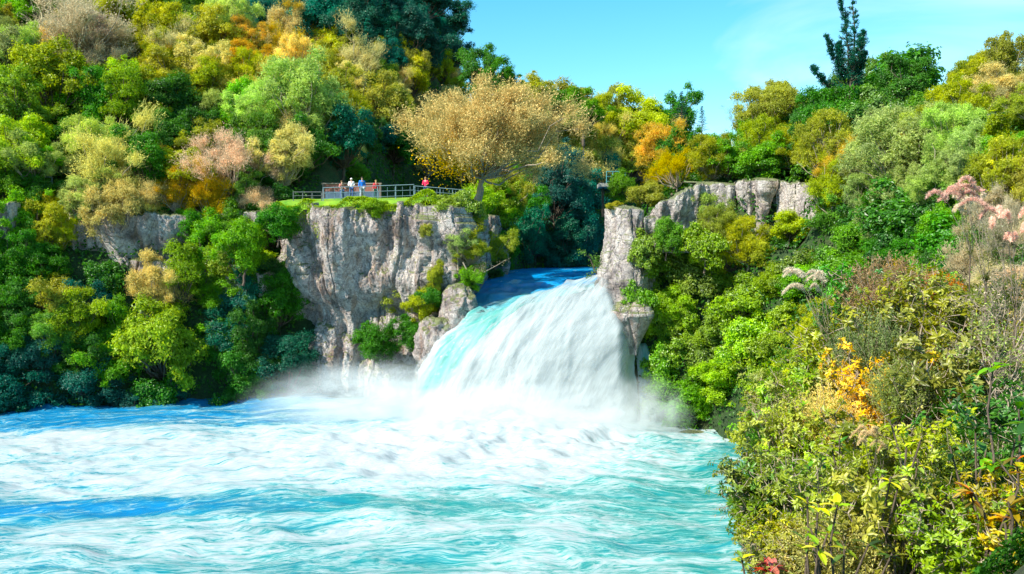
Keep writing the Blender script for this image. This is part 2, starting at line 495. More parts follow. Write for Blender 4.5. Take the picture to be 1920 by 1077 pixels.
def axis(core0, core1, step, outs):
    lo = [core0 - o for o in outs[::-1]]; hi = [core1 + o for o in outs]
    return np.array(lo + list(np.arange(core0, core1 + 1e-6, step)) + hi)
XS = axis(-110, 110, 0.8, [3, 8, 18, 40, 90, 200, 500, 1200, 3000])
YS = axis(-30, 240, 0.8, [3, 8, 18, 40, 90, 200, 500, 1200, 3000])
GX, GY = np.meshgrid(XS, YS, indexing='ij')
HZ = height_fn(GX, GY)
HZ = np.where((np.abs(GX) > 250) | (GY > 420) | (GY < -120), np.minimum(HZ, 14.0), HZ)

def hgt(x, y):
    i = np.clip(np.searchsorted(XS, x) - 1, 0, len(XS) - 2); j = np.clip(np.searchsorted(YS, y) - 1, 0, len(YS) - 2)
    u = (x - XS[i]) / (XS[i + 1] - XS[i]); v = (y - YS[j]) / (YS[j + 1] - YS[j])
    return (HZ[i, j] * (1 - u) + HZ[i + 1, j] * u) * (1 - v) + (HZ[i, j + 1] * (1 - u) + HZ[i + 1, j + 1] * u) * v

me = raw_mesh("hillside", np.stack([GX, GY, HZ], -1).reshape(-1, 3), grid_faces(len(XS), len(YS)), 4, [M_GROUND], True)
tag(link("hillside", me), kind="structure")

# ------------------------------------------------------------------ the pool below the falls
def dense_axis(parts):
    out = []
    for a, b, s in parts: out += list(np.arange(a, b - 1e-6, s))
    out.append(parts[-1][1]); return np.array(out)
PX = dense_axis([(-60, -46, 1.0), (-46, 16, 0.16)])
PY = dense_axis([(-55, 24, 2.0), (24, 76, 0.16)])
X, Y = np.meshgrid(PX, PY, indexing='ij')
def pool_fields(X, Y):
    wx = fbm(X * 0.09, Y * 0.12, 0, 3, 41) * 3.0; wy = fbm(X * 0.09, Y * 0.12, 5, 3, 47) * 1.8
    # current leaves the plunge zone towards the left and front
    bend = 0.012 * (X + 4) ** 2
    u = (X + wx); v = (Y + wy + bend * 0.35 - 0.14 * X + 0.5 * fbm(X * .5, Y * .5, 0, 3, 43))
    st = fbm(u * 0.17, v * 0.75, 0, 5, 61, .6)
    st2 = fbm(u * 0.6, v * 1.9, 0, 4, 67)
    dfall = np.hypot((X - 1.5) / 1.5, (Y - 57.0) / 1.0)
    core = np.exp(-(dfall / 7.5) ** 2)
    wash = np.exp(-((Y - (52.5 - 0.02 * (X - 2) + 0.0022 * (X - 2) ** 2)) / 5.2) ** 2) * ss(11, 4, X) * (1 - 0.25 * ss(-28, -55, X))
    jet = np.exp(-((Y - (46.5 + 0.03 * X)) / 3.4) ** 2) * ss(8, -4, X)
    blue = ss(-12, -34, X) * ss(56, 60, Y - 0.05 * X - 2)
    lull = np.exp(-((Y - (41.0 + 0.035 * X)) / 1.6) ** 2) * ss(3, -6, X)
    front = np.exp(-((Y - 36.5) / 2.6) ** 2)
    right = ss(1, 9, X) * ss(57, 51, Y)
    foam = 0.27 + 0.55 * core + 0.74 * wash + 0.44 * jet + 0.22 * front - 0.70 * blue - 0.58 * lull - 0.26 * right
    foam = foam + 0.50 * st + 0.45 * st2
    rim = np.exp(-((np.hypot(X - 7, (Y - 56)) - 6) / 1.2) ** 2) * ss(5, 8, X)
    foam = foam + 0.35 * rim
    hue = np.clip(0.55 + 0.5 * ss(-26, 4, X) - 0.70 * blue - 0.65 * lull * ss(-5, -16, X) + 0.35 * st - 0.4 * ss(57, 64, Y), 0, 1)
    chop = fbm(u * 0.35, v * 0.8, 0, 4, 71); big = fbm(X * 0.16, Y * 0.25, 0, 3, 77); sp = fbm(X * 0.45, Y * 0.7, 0, 4, 79, 0.5)
    Z = 0.36 * big + 0.20 * chop + (0.55 * core + 0.42 * wash * ss(-40, 0, X)) * (1.0 * sp + 0.4) + 0.04 * fbm(X * 1.6, Y * 2.4, 0, 4, 83) * (1 + wash) + 0.14 * jet * sp
    Z = Z + 1.0 * np.exp(-((X - 1.2) / 9.0) ** 2 - ((Y - 57.0) / 2.6) ** 2)
    fade = ss(-46, -42, X) * ss(25, 28, Y)
    return foam, hue, Z * (0.2 + 0.8 * fade), u, v
foam, hue, Z, U, Vv = pool_fields(X, Y)
flow = np.stack([U * 0.42, Vv * 1.7, np.zeros_like(U)], -1).reshape(-1, 3)
me = raw_mesh("pool_water", np.stack([X, Y, Z], -1).reshape(-1, 3), grid_faces(len(PX), len(PY)), 4, [M_POOL], True,
              attrs={"foam": ('POINT', foam.ravel()), "hue": ('POINT', hue.ravel()), "flow": ('POINT', flow)})
tag(link("pool_water", me), kind="structure")

# ------------------------------------------------------------------ river in the gorge and the falls
def gl(Y):  # left / right edge of the upper river
    return np.interp(Y, [66, 70, 78, 92, 106, 118, 128], [-3.9, -3.9, -3.4, -1.0, 2.5, 10, 25]) - 1.2
def gr(Y):
    return np.interp(Y, [60, 63, 70, 82, 96, 108, 117], [7.6, 7.6, 8.0, 10.0, 12.5, 17, 30]) + 1.0
def fall_surface(nu, na, nb, lift=0.0, seed=0, u0=0.0, u1=1.0):
    us = np.linspace(u0, u1, nu)
    rows = []
    # upstream reach
    for t in np.linspace(0, 1, na, endpoint=False):
        Yl, Yr = 122 + (67.2 - 122) * t ** 0.85, 116 + (64.4 - 116) * t ** 0.85
        Yv = Yl + (Yr - Yl) * us
        xl, xr = gl(Yv), gr(Yv)
        k = t ** 3.2
        xl = xl + (1.2) * k; xr = xr + (-1.0 - 1.0) * k
        Xv = xl + (xr - xl) * us
        zend = 7.4 + 2.0 * us ** 1.35
        Zv = 10.5 * (1 - k) + zend * k
        rows.append(np.stack([Xv, Yv, Zv, np.full(nu, t - 1.0)], -1))
    lipx = -2.9 + (6.9 + 2.9) * us; lipy = 67.2 + (64.4 - 67.2) * us
    landx = -8.6 + (8.9 + 8.6) * us ** 1.85; landy = 65.0 + (57.6 - 65.0) * us ** 0.85 + 1.2 * us ** 8
    zend = 7.4 + 2.0 * us ** 1.35
    for s in np.linspace(0, 1.12, nb):
        # left part slides down a chute, right part is thrown clear and drops
        hs_ = s ** (1.0 - 0.30 * us + 0.28 * us ** 6)
        hx = s ** (0.95 - 0.22 * us ** 4)
        Xv = lipx + (landx - lipx) * hx
        Yv = lipy + (landy - lipy) * hs_
        pw = 1.35 + 1.15 * us
        Zv = zend * (1 - s ** pw) + 0.5 * np.sin(np.clip(s, 0, 1) * np.pi) * (1 - us)
        rows.append(np.stack([Xv, Yv, Zv, np.full(nu, s)], -1))
    R = np.stack(rows, 0)       # (nt, nu, 4)
    nt = R.shape[0]
    T = R[..., 3]; UU = np.broadcast_to(us, T.shape)
    P = R[..., :3]
    # arc length along flow
    seg = np.linalg.norm(np.diff(P, axis=0), axis=-1); arc = np.concatenate([np.zeros((1, nu)), np.cumsum(seg, 0)], 0)
    lip_arc = arc[na]
    al = arc - lip_arc
    du = np.gradient(P, axis=1); dv = np.gradient(P, axis=0)
    Nn = unit(np.cross(dv, du)); Nn = np.where(Nn[..., 2:3] < 0, -Nn, Nn)
    width = 10 + 6 * np.clip(T, 0, 1)
    aa = UU * width
    drop = ss(-0.10, 0.25, T)
    braid = ridged(UU * 7 + 0.3 * fbm(UU * 4, al * 0.15, 0, 3, 90 + seed), al * 0.10, 0, 3, 91 + seed)
    ub = 0.80 - 0.50 * np.clip(T, 0, 1) ** 0.8 + 0.03 * np.sin(T * 9)
    hump = ss(-0.03, 0.08, UU - ub) * ss(0.10, 0.42, T) * ss(1.15, 0.8, T)
    ub2 = 1.06 - 0.46 * np.clip(T, 0, 1) ** 0.7 + 0.02 * np.sin(T * 7 + 2)
    hump2 = ss(-0.03, 0.10, UU - ub2) * ss(0.15, 0.5, T)
    ub0 = 0.42 - 0.42 * np.clip(T, 0, 1) ** 0.9
    hump0 = ss(-0.02, 0.08, UU - ub0) * ss(0.0, 0.2, T) * ss(1, .6, T)
    hump = hump + .55 * hump2 + .4 * hump0
    bump_ = 0.28 * (braid - 0.4) * drop + 0.08 * fbm(UU * 14, al * 0.16, 0, 3, 95 + seed) * drop + 0.9 * hump
    bump_ = bump_ + 0.34 * fbm(aa * 0.5, al * 0.28, 0, 4, 97) * (1 - drop) * ss(-0.9, -0.2, T)
    bump_ = bump_ + 0.45 * fbm(aa * 0.38 + al * .12, al * 0.45, 0, 4, 111 + seed, .55) * ss(-.15, .05, T) * (1.2 - .6 * np.clip(T, 0, 1))
    # standing waves just above the lip
    bump_ = bump_ + 0.7 * np.exp(-((al + 1.5) / 2.6) ** 2) * (fbm(UU * 5, al * 0.4, 0, 3, 99) + 0.2)
    edge = np.minimum(ss(0, 0.06, UU), ss(1, 0.95, UU))
    P = P + Nn * (bump_ + lift)[..., None]
    P[..., 0] += 0.45 * fbm(al * 0.35, UU * 2, 0, 4, 120) * drop * (1 - ss(0, .25, UU) * ss(1, .8, UU))
    # round the side edges back into the wall
    P[..., 1] += 1.8 * (1 - edge) * drop
    foam = 0.05 + 0.0 * al + 0.55 * ss(0.10, 0.6, T) + 0.65 * ss(0.6, 1.0, T)
    teal = np.exp(-((UU - (ub - 0.12)) / 0.13) ** 2) * ss(0.03, 0.2, T) * ss(1.1, 0.75, T)
    foam = foam + 0.30 * hump - 0.66 * teal + 0.25 * ss(.6, .8, UU) * ss(.2, .5, T) + 0.22 * ss(0.55, 0.8, UU) * ss(-5, 0, al) + 0.35 * (braid - 0.5) * drop
    foam = foam + 0.75 * ss(0.15, 0.02, UU) * drop + 0.40 * ss(0.72, 0.9, UU) * ss(-5, -1, al)
    foam = foam + 0.55 * fbm(UU * 5 + al * .05, al * 0.22, 0, 4, 104)
    hue = np.clip(ss(-12, 2.0, al) + 0.15 * fbm(UU * 3, al * 0.3, 0, 2, 101), 0, 1)
    flow = np.stack([aa, al, np.zeros_like(al)], -1)
    cover = edge * ss(-0.02, 0.12, T) * ss(1.12, 0.9, T) * (1 - .6 * np.clip(teal * 1.2, 0, 1)) * (.35 + .65 * ss(.3, .6, UU))
    return P, foam, hue, flow, cover, nt
P, foam, hue, flow, cover, nt = fall_surface(260, 170, 190)
me = raw_mesh("waterfall", P.reshape(-1, 3), grid_faces(nt, 260), 4, [M_FALL], True,
              attrs={"foam": ('POINT', foam.ravel()), "hue": ('POINT', hue.ravel()), "flow": ('POINT', flow.reshape(-1, 3))})
wf = link("waterfall", me)
tag(wf, "broad turquoise and white waterfall pouring out of the gorge", "waterfall")
for k, (lf, uu0, uu1) in enumerate([(0.35, 0.02, 0.98), (0.75, 0.30, 1.0)]):
    P, foam, hue, flow, cover, nt = fall_surface(150, 30, 120, lf, 7 + 5 * k, uu0, uu1)
    P, foam, hue, flow, cover = P[28:], foam[28:], hue[28:], flow[28:] + np.array([9.0 * (k + 1), 0, 0]), cover[28:]
    me = raw_mesh("veil", P.reshape(-1, 3), grid_faces(P.shape[0], 150), 4, [M_VEIL], True,
                  attrs={"foam": ('POINT', foam.ravel() + 0.6), "hue": ('POINT', hue.ravel()), "flow": ('POINT', flow.reshape(-1, 3)), "cover": ('POINT', cover.ravel())})
    link("veil", me, wf)
# thin side fall slipping out behind the rock pillar
def side_fall():
    us = np.linspace(0, 1, 24); ts = np.linspace(0, 1.05, 60)
    T, UU = np.meshgrid(ts, us, indexing='ij')
    Xv = 8.7 + 1.1 * UU + 0.5 * T; Yv = 62.5 - 0.5 * UU - 2.2 * np.sqrt(T) + 1.2 * np.abs(UU - .5) ** 2; Zv = (6.6 - 1.2 * UU) * (1 - T ** 1.8) + 0.2 * np.sin(UU * 9)
    b_ = 0.12 * fbm(UU * 5, T * 1.5, 0, 3, 130)
    Yv = Yv - b_
    V = np.stack([Xv, Yv, Zv], -1)
    fo = 0.6 + 0.3 * fbm(UU * 4, T, 0, 2, 131)
    return V, fo, np.ones_like(T), np.stack([UU * 2, T * 8, 0 * T], -1)
V, fo, hu, fl = side_fall()
me = raw_mesh("side_fall", V.reshape(-1, 3), grid_faces(60, 24), 4, [M_FALL], True,
              attrs={"foam": ('POINT', fo.ravel()), "hue": ('POINT', hu.ravel()), "flow": ('POINT', fl.reshape(-1, 3))})
tag(link("side_waterfall", me), "thin white side fall slipping out right of the rock pillar", "waterfall")

# ------------------------------------------------------------------ spray
def mist_material(dens):
    m, nt = new_mat("spray_mist"); g = NT(nt)
    tc = g.n("ShaderNodeTexCoord")
    ln = g.n("ShaderNodeVectorMath", {0: tc.outputs["Object"]}, operation='LENGTH').outputs["Value"]
    fall = g.n("ShaderNodeMapRange", {"Value": ln, "From Min": 1.0, "From Max": 0.15}, interpolation_type='SMOOTHSTEP').outputs[0]
    nz = g.noise(tc.outputs["Object"], 3.0, 4, 0.6, 0.8)
    nn = g.n("ShaderNodeMapRange", {"Value": nz, "From Min": 0.40, "From Max": 0.66, "To Min": 0.10, "To Max": 2.0}).outputs[0]
    d = g.math('MULTIPLY', g.math('MULTIPLY', fall, nn), dens)
    v = g.n("ShaderNodeVolumePrincipled", {"Color": (0.95, 0.99, 1.0, 1), "Density": d, "Anisotropy": 0.0})
    g.out(vol=v.outputs[0]); return m
def ico(seg=24, rings=14):
    th = np.linspace(0, np.pi, rings); ph = np.linspace(0, 2 * np.pi, seg, endpoint=False)
    V = np.array([[math.sin(t) * math.cos(p), math.sin(t) * math.sin(p), math.cos(t)] for t in th[1:-1] for p in ph] + [[0, 0, 1], [0, 0, -1]])
    Fc = []
    for i in range(rings - 3):
        for j in range(seg):
            a, b = i * seg + j, i * seg + (j + 1) % seg
            Fc += [[a, a + seg, b], [b, a + seg, b + seg]]
    t, bt = len(V) - 2, len(V) - 1
    for j in range(seg):
        Fc.append([t, j, (j + 1) % seg]); k = (rings - 3) * seg
        Fc.append([bt, k + (j + 1) % seg, k + j])
    return V, np.array(Fc)
iv, if_ = ico()
for (c, sc_, dn) in [((1.0, 57.3, 0.5), (10.5, 4.2, 3.6), 0.80), ((-10.0, 62.5, 0.8), (11.0, 5.0, 4.2), 0.42), ((8.5, 56.5, 1.2), (4.0, 3.0, 3.4), 0.40)]:
    mm = raw_mesh("spray_mist", iv, if_, 3, [mist_material(dn)], True)
    o = link("spray_mist", mm, loc=c, scale=sc_)
    tag(o, kind="stuff")

# ------------------------------------------------------------------ rock
def rock_patch(name, path, z0, z1, nu, nv, prof, amp, seed, mat, col_w=1.0, close_top=2.5):
    """wall of rock along a ground path; prof(zfrac, ufrac)->outward offset"""
    path = np.array(path, float)
    L = np.concatenate([[0], np.cumsum(np.linalg.norm(np.diff(path, axis=0), axis=1))])
    us = np.linspace(0, L[-1], nu)
    bx, by = np.interp(us, L, path[:, 0]), np.interp(us, L, path[:, 1])
    tx, ty = np.gradient(bx), np.gradient(by); l = np.hypot(tx, ty)
    nx, ny = ty / l, -tx / l            # outward (right of the walking direction)
    zs = np.linspace(0, 1, nv)
    uf, zf = np.meshgrid(us / L[-1], zs, indexing='ij')
    U_ = uf * L[-1]; 
    z0a = z0(uf[:, 0]) if callable(z0) else np.full(nu, z0); z1a = z1(uf[:, 0]) if callable(z1) else np.full(nu, z1)
    Zw = z0a[:, None] + (z1a - z0a)[:, None] * np.clip(zf / 0.9, 0, 1)
    top = np.clip((zf - 0.9) / 0.1, 0, 1)
    wob = fbm(U_ * 0.25, Zw * 0.12, 0, 3, seed) 
    butt = np.tanh(3.2 * noise(U_ * 0.30 * col_w + wob * .6, Zw * 0.05, 0, seed + 3))
    slab = np.tanh(4.0 * noise(U_ * 0.85 * col_w + wob, Zw * 0.13 + U_ * .1, 0, seed + 4))
    crack = np.abs(noise(U_ * 0.9 * col_w + wob * 1.2, Zw * 0.06, 0, seed + 9))
    crack = -0.7 * np.exp(-(crack / 0.05) ** 2)
    ledge = np.tanh(4 * noise(U_ * 0.18, Zw * 0.5 + wob, 0, seed + 5))
    fine = fbm(U_ * 1.7, Zw * 0.9, 0, 6, seed + 7, 0.68)
    fine = fine + .35 * (ridged(U_ * 1.1 + wob * 2, Zw * .5, 0, 4, seed + 8) - .45)
    off = prof(zf, uf) + amp * (0.85 * butt + 0.42 * slab + 0.6 * crack + 0.22 * ledge + 0.38 * fine)
    off = off * (1 - top) + top * (off - close_top * top)
    Xw = bx[:, None] + nx[:, None] * off; Yw = by[:, None] + ny[:, None] * off
    Zw = Zw + 0.35 * fine * (zf > 0.05) + 0.25 * top
    return raw_mesh(name, np.stack([Xw, Yw, Zw], -1).reshape(-1, 3), grid_faces(nu, nv), 4, [mat], True)

# left cliff under the lookout
def prof_left(zf, uf):
    return 1.2 * ss(0.42, 0.62, zf) - 0.9 * ss(0.05, 0.4, zf) * ss(0.62, 0.42, zf) + 0.7 - 0.5 * ss(0.8, 1, zf)
me = rock_patch("cliff_face", [(-19.5, 76), (-17.3, 73.4), (-10, 71.6), (-7.0, 70.6), (-5.6, 71.2), (-5.2, 73.5), (-4.6, 80), (-2.2, 92)], -1.5,
                lambda u: 16.15 - 0.4 * u + 0.5 * np.sin(u * 23) * 0.6, 640, 300, prof_left, 1.0, 200, M_ROCK)
tag(link("cliff_face", me), kind="structure")
# small cliff patches between the trees of the left bank
def outcrop(name, px, py, Yd, w, h, dep, seed, mat, label, rough=0.35, nu=90, nv=60, lean=0.0, cat="rock", zmin=None, sq=2.6):
    c = at(px, py, Yd)
    th = np.linspace(0, 2 * np.pi, nu, endpoint=False); ph = np.linspace(-np.pi / 2, np.pi / 2, nv)
    T, Pp = np.meshgrid(th, ph, indexing='ij')
    def se(v, e): return np.sign(v) * np.abs(v) ** e
    e = 2 / sq
    x = se(np.cos(Pp), e) * se(np.cos(T), e); y = se(np.cos(Pp), e) * se(np.sin(T), e); z = se(np.sin(Pp), e)
    X0, Y0, Z0 = x * w / 2, y * dep / 2, z * h / 2
    s = max(w, h) * 0.18
    n_ = fbm(X0 / s * .8 + seed, Y0 / s * .8, Z0 / s * 0.4, 6, seed, 0.62); r_ = .5 + .35 * np.tanh(3 * noise(X0 / s * 0.8, Y0 / s * 0.8 + seed, Z0 / s * 0.25, seed + 4)) + .2 * np.tanh(4 * noise(X0 / s * 1.7, Y0 / s * 1.7, Z0 / s * .8, seed + 6))
    k = 1 + rough * (1.1 * n_ + 0.7 * (r_ - 0.45))
    X0, Y0 = X0 * k + lean * Z0, Y0 * k
    Z0 = Z0 * (1 + 0.12 * n_) + 0.05 * h * n_
    V = np.stack([X0, Y0, Z0], -1).reshape(-1, 3)
    i = np.arange(nu)[:, None] * nv + np.arange(nv - 1)[None, :]; j = ((np.arange(nu) + 1) % nu)[:, None] * nv + np.arange(nv - 1)[None, :]
    Fq = np.stack([i, j, j + 1, i + 1], -1).reshape(-1, 4)
    o = link(name, raw_mesh(name, V, Fq, 4, [mat], True), loc=c)
    if label: tag(o, label, cat)
    return o
def pillar(name, path, z0, z1, seed, mat, label, prof, amp=.5):
    me = rock_patch(name, path, z0, z1, 200, 240, prof, amp, seed, mat, 1.9, 1.3)
    tag(link(name, me), label, "rock")
def face(label, path, z0, z1, seed, mat=None, amp=.7):
    me = rock_patch("rock_outcrop", path, z0, z1, 150, 110, lambda zf, uf: 0.4 + 0.5 * ss(0.2, .8, zf) - 1.4 * (np.abs(uf - .5) * 2) ** 4, amp, seed, mat or M_ROCK_PALE, 1.6, 1.6)
    tag(link("rock_outcrop", me), label, "rock")
face("rounded pale outcrop left of the shrubby cleft on the right bank", [(9.6, 61.8), (11.3, 61.0), (13.2, 60.8), (14.6, 62.0), (15.2, 64)], 12.2, lambda u: 14.6 + 2.5 * np.sin(np.clip(u * 1.15, 0, 1) * 2.2), 322)
face("small low pinkish boulder between the pillar and the rounded outcrop", [(9.3, 60.8), (10.1, 60.2), (11.1, 60.6)], 12.4, 14.6, 325)
face("rock half hidden by bushes between the two pale right outcrops", [(14.0, 62.2), (15.4, 61.8), (16.8, 62.6)], 13.0, 16.6, 341, M_ROCK)
face("pale buttress beside the dark cleft of the right hand cliff", [(15.9, 62.8), (16.6, 61.2), (17.6, 60.6), (18.2, 61.6)], 13.0, 17.3, 331)
face("widest pinkish pale rock face high on the right bank", [(17.6, 61.4), (18.6, 60.4), (21.2, 59.8), (23.4, 60.8)], 13.2, lambda u: 17.3 - .8 * u, 337, None, .85)
pillar("rock_pillar", [(7.4, 66.0), (6.9, 63.2), (7.2, 61.2), (8.2, 60.3), (9.3, 60.8), (9.9, 63)], 7.2, lambda u: 14.9 + .5 * np.sin(u * 3.1), 311, M_ROCK_PALE, "tall pale rock pillar standing at the right edge of the falls",
       lambda zf, uf: .35 + .35 * np.sin(zf * 6.5 - .4) - .25 * zf)
pillar("rock_pillar_foot", [(7.5, 65.0), (7.2, 62.2), (7.9, 60.3), (8.8, 59.8), (9.7, 61.0)], 5.0, 9.4, 315, M_ROCK, "dark lower rock jutting beneath the pale pillar into the falls",
       lambda zf, uf: .1 + .9 * ss(0, .6, zf) - .5 * (1 - zf) - 1.3 * ss(.55, .95, zf))
def bank_wall(label, path, z0, z1, seed):
    me = rock_patch("rock_outcrop", path, z0, z1, 110, 90, lambda zf, uf: 0.5 + 0.9 * ss(0.3, .75, zf) - 1.6 * (np.abs(uf - .5) * 2) ** 3, .55, seed, M_ROCK, 1.3, 2.0)
    tag(link("rock_outcrop", me), label, "rock")
bank_wall("tan and grey crag showing between trees on the left bank", [(-38, 73.0), (-34, 73.6), (-30, 75.2), (-27, 76.8)], 9.0, 15.6, 351)
bank_wall("shaded grey rock behind the lime tree on the left bank", [(-32.5, 72.2), (-30, 72.6), (-27, 74)], 5.0, 11.5, 355)
bank_wall("small bluish rock patch above the bushy green tree", [(-26.5, 76.2), (-24.5, 76.8), (-22.0, 77.0)], 12.5, 15.8, 359)
bank_wall("brownish rock wall below the bushy green tree", [(-25.5, 73.0), (-22, 74.2), (-19.5, 74.6)], 3.0, 10.5, 361)
bank_wall("bluish rock at the far left edge among ferns", [(-46, 70), (-43, 70.6), (-41, 71.4)], 11, 16.3, 365)
outcrop("wet_rock", 862, 590, 68.6, 2.6, 5.0, 3.4, 381, M_ROCK, "dark wet rock shoulder at the left edge of the falls", 0.5, 100, 90)
outcrop("wet_rock", 822, 650, 68.4, 3.4, 4.6, 3.4, 385, M_ROCK, "low wet rock in the spray just left of the falls", 0.5, 90, 80)
outcrop("river_boulder", 1310, 822, 57.0, 3.2, 1.0, 1.6, 371, M_ROCK, "dark wet boulder at the waterline under the right bank shrubs", 0.35, 70, 50, cat="boulder")

# lawn on top of the cliff
def lawn():
    xs = np.linspace(-20, -4.3, 90); ys = np.linspace(70.6, 86, 60)
    Xl, Yl = np.meshgrid(xs, ys, indexing='ij')
    edge = np.interp(Xl, [-20, -17, -10, -7, -5.5, -4.3], [72.9, 72.5, 70.9, 70.1, 71.2, 73])
    Yl = np.maximum(Yl, edge - 0.1 + 0.3 * noise(Xl * 0.8, 0, 0, 3))
    Zl = 16.62 + 0.5 * ss(0, 5, Yl - edge) + 0.10 * fbm(Xl * .5, Yl * .5, 0, 3, 9)
    Zl = Zl - 1.3 * ss(0.5, -0.2, Yl - edge)
    return Xl, Yl, Zl
Xl, Yl, Zl = lawn()
me = raw_mesh("lawn", np.stack([Xl, Yl, Zl], -1).reshape(-1, 3), grid_faces(90, 60), 4, [M_LAWN], True)
tag(link("lawn", me), kind="structure")
def lawn_z(x, y):
    i = int(np.argmin(np.abs(Xl[:, 0] - x))); j = int(np.argmin(np.abs(Yl[i] - y)))
    return float(Zl[i, j])

# ------------------------------------------------------------------ foliage generators
def leaves(C, N, T, L, W, tint, fold=0.25, droop=0.12):
    """rhombic folded leaves -> V, F(tri), tint per face"""
    n = len(C); N = unit(N); T = unit(T - N * np.sum(N * T, 1, keepdims=True)); B = np.cross(N, T)
    L = np.broadcast_to(np.asarray(L, float), (n,))[:, None]; W = np.broadcast_to(np.asarray(W, float), (n,))[:, None]
    base = C - T * L * 0.5
    tip = C + T * L * 0.5 - N * L * droop
    l = C + B * W * 0.5 + N * W * fold; r = C - B * W * 0.5 + N * W * fold
    V = np.stack([base, r, tip, l], 1).reshape(-1, 3)
    i = np.arange(n)[:, None] * 4
    Fc = np.concatenate([i + np.array([0, 1, 2]), i + np.array([0, 2, 3])], 1).reshape(-1, 3)
    return V, Fc, np.repeat(tint, 2)

def big_leaf(C, N, T, L, W, tint):
    """longer leaf with midrib and a curved tip: 8 verts, 8 tris"""
    n = len(C); N = unit(N); T = unit(T - N * np.sum(N * T, 1, keepdims=True)); B = np.cross(N, T)
    L = np.broadcast_to(np.asarray(L, float), (n,))[:, None]; W = np.broadcast_to(np.asarray(W, float), (n,))[:, None]
    def p(t, w, up): return C + T * L * t + B * W * w + N * (W * up - L * 0.30 * t * t)
    V = np.stack([p(0, 0, 0), p(.33, .42, .14), p(.33, 0, 0), p(.33, -.42, .14), p(.68, .40, .12), p(.68, 0, 0), p(.68, -.40, .12), p(1, 0, 0)], 1).reshape(-1, 3)
    f = np.array([[0, 2, 1], [0, 3, 2], [1, 2, 5], [1, 5, 4], [2, 3, 6], [2, 6, 5], [4, 5, 7], [5, 6, 7]])
    Fc = (np.arange(n)[:, None, None] * 8 + f[None]).reshape(-1, 3)
    return V, Fc, np.repeat(tint, 8)

def sph(n, r):
    v = r.normal(size=(n, 3)); return unit(v)

def crown_lobes(r, K, w, h, flat_bottom, rl, env="dome"):
    """lobe centres and radii inside an envelope centred on z=0"""
    C, R = [], []
    sh_ = r.uniform(0, 50)
    tries = 0
    while len(C) < K and tries < 6000:
        tries += 1
        d = sph(1, r)[0]; rad = r.uniform(0.15, 1.0) ** 0.5
        if env == 'dome': rad *= 1 + 0.75 * float(noise(d[0] * 1.6 + sh_, d[1] * 1.6, d[2] * 1.6, 3)) + (0.25 if r.uniform() < .12 else 0)
        p = d * rad * np.array([w / 2, w / 2, h / 2]) * 0.80
        if p[2] < -h / 2 * flat_bottom: continue
        if env == "cone":
            k = 1 - (p[2] + h / 2) / h
            if math.hypot(p[0], p[1]) > w / 2 * (k + 0.12): continue
        rr = rl * r.uniform(0.45, 1.35)
        if env == "cone": rr *= 0.55 + 0.6 * (1 - (p[2] + h / 2) / h)
        C.append(p); R.append(rr)
    return np.array(C), np.array(R)

def crown_mesh(name, seed, K=26, w=1.0, h=0.8, rl=0.16, nl=9000, ll=0.035, lw=0.022, flat=0.6, jit=0.6, env="dome", up=0.25, mat=None, ground=False, shell=0.35, hair=0.0):
    r = np.random.default_rng(seed)
    C, R = crown_lobes(r, K, w, h, flat, rl, env)
    K = len(C)
    wgt = R ** 2 / (R ** 2).sum()
    k = r.choice(K, size=nl * 2, p=wgt)
    d = sph(nl * 2, r); d[:, 2] = np.where(d[:, 2] < -0.6, -d[:, 2] * 0.6, d[:, 2]); d = unit(d)
    rad = 1.0 - shell * r.uniform(0, 1, nl * 2) ** 1.8
    lump = 1 + 0.50 * noise(d[:, 0] * 3.2 + k * 3.7, d[:, 1] * 3.2, d[:, 2] * 3.2, seed)
    P = C[k] + d * (R[k] * rad * lump)[:, None] * np.array([1, 1, 0.95])
    # drop leaves buried in other lobes
    keep = np.ones(len(P), bool)
    for i in range(K):
        q = (P - C[i]) / np.array([1, 1, 0.95])
        keep &= ~((k != i) & (np.linalg.norm(q, axis=1) < R[i] * 0.62))
    P, d, k = P[keep][:nl], d[keep][:nl], k[keep][:nl]
    n = len(P)
    outw = unit(P / np.array([w, w, h]))
    N = unit(d * 0.8 + outw * 0.3 + np.array([0, 0, up]) + jit * sph(n, r))
    T = sph(n, r) + np.array([0, 0, -0.35])
    lobe_t = r.uniform(0, 1, K)
    cl_ = 0.5 + 0.9 * fbm(P[:, 0] * 11, P[:, 1] * 11, P[:, 2] * 11, 2, seed + 3)
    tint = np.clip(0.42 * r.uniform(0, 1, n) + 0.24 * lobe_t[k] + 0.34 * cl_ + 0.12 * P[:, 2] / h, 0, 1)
    V, Fc, tf = leaves(P, N, T, ll * r.uniform(0.6, 1.35, n), lw * r.uniform(0.7, 1.3, n), tint)
    if hair > 0:
        m = int(n * hair); s = r.choice(n, m)
        V2, F2, t2 = leaves(P[s] + d[s] * ll * 0.9, sph(m, r), d[s] + 0.5 * sph(m, r), ll * 2.6, lw * 0.22, np.clip(tint[s] + 0.2, 0, 1), 0.1, 0.0)
        Fc = np.concatenate([Fc, F2 + len(V)]); V = np.concatenate([V, V2]); tf = np.concatenate([tf, t2])
    me = raw_mesh(name, V, Fc, 3, [mat or M_LEAF], False, attrs={"tint": ('FACE', tf)})
    return me, C, R

def wiggle(a, b, r, n=5, amt=0.06):
    a, b = np.array(a, float), np.array(b, float); t = np.linspace(0, 1, n)[:, None]
    L = np.linalg.norm(b - a)
    p = a + (b - a) * t
    p[1:-1] += r.normal(size=(n - 2, 3)) * L * amt
    return p

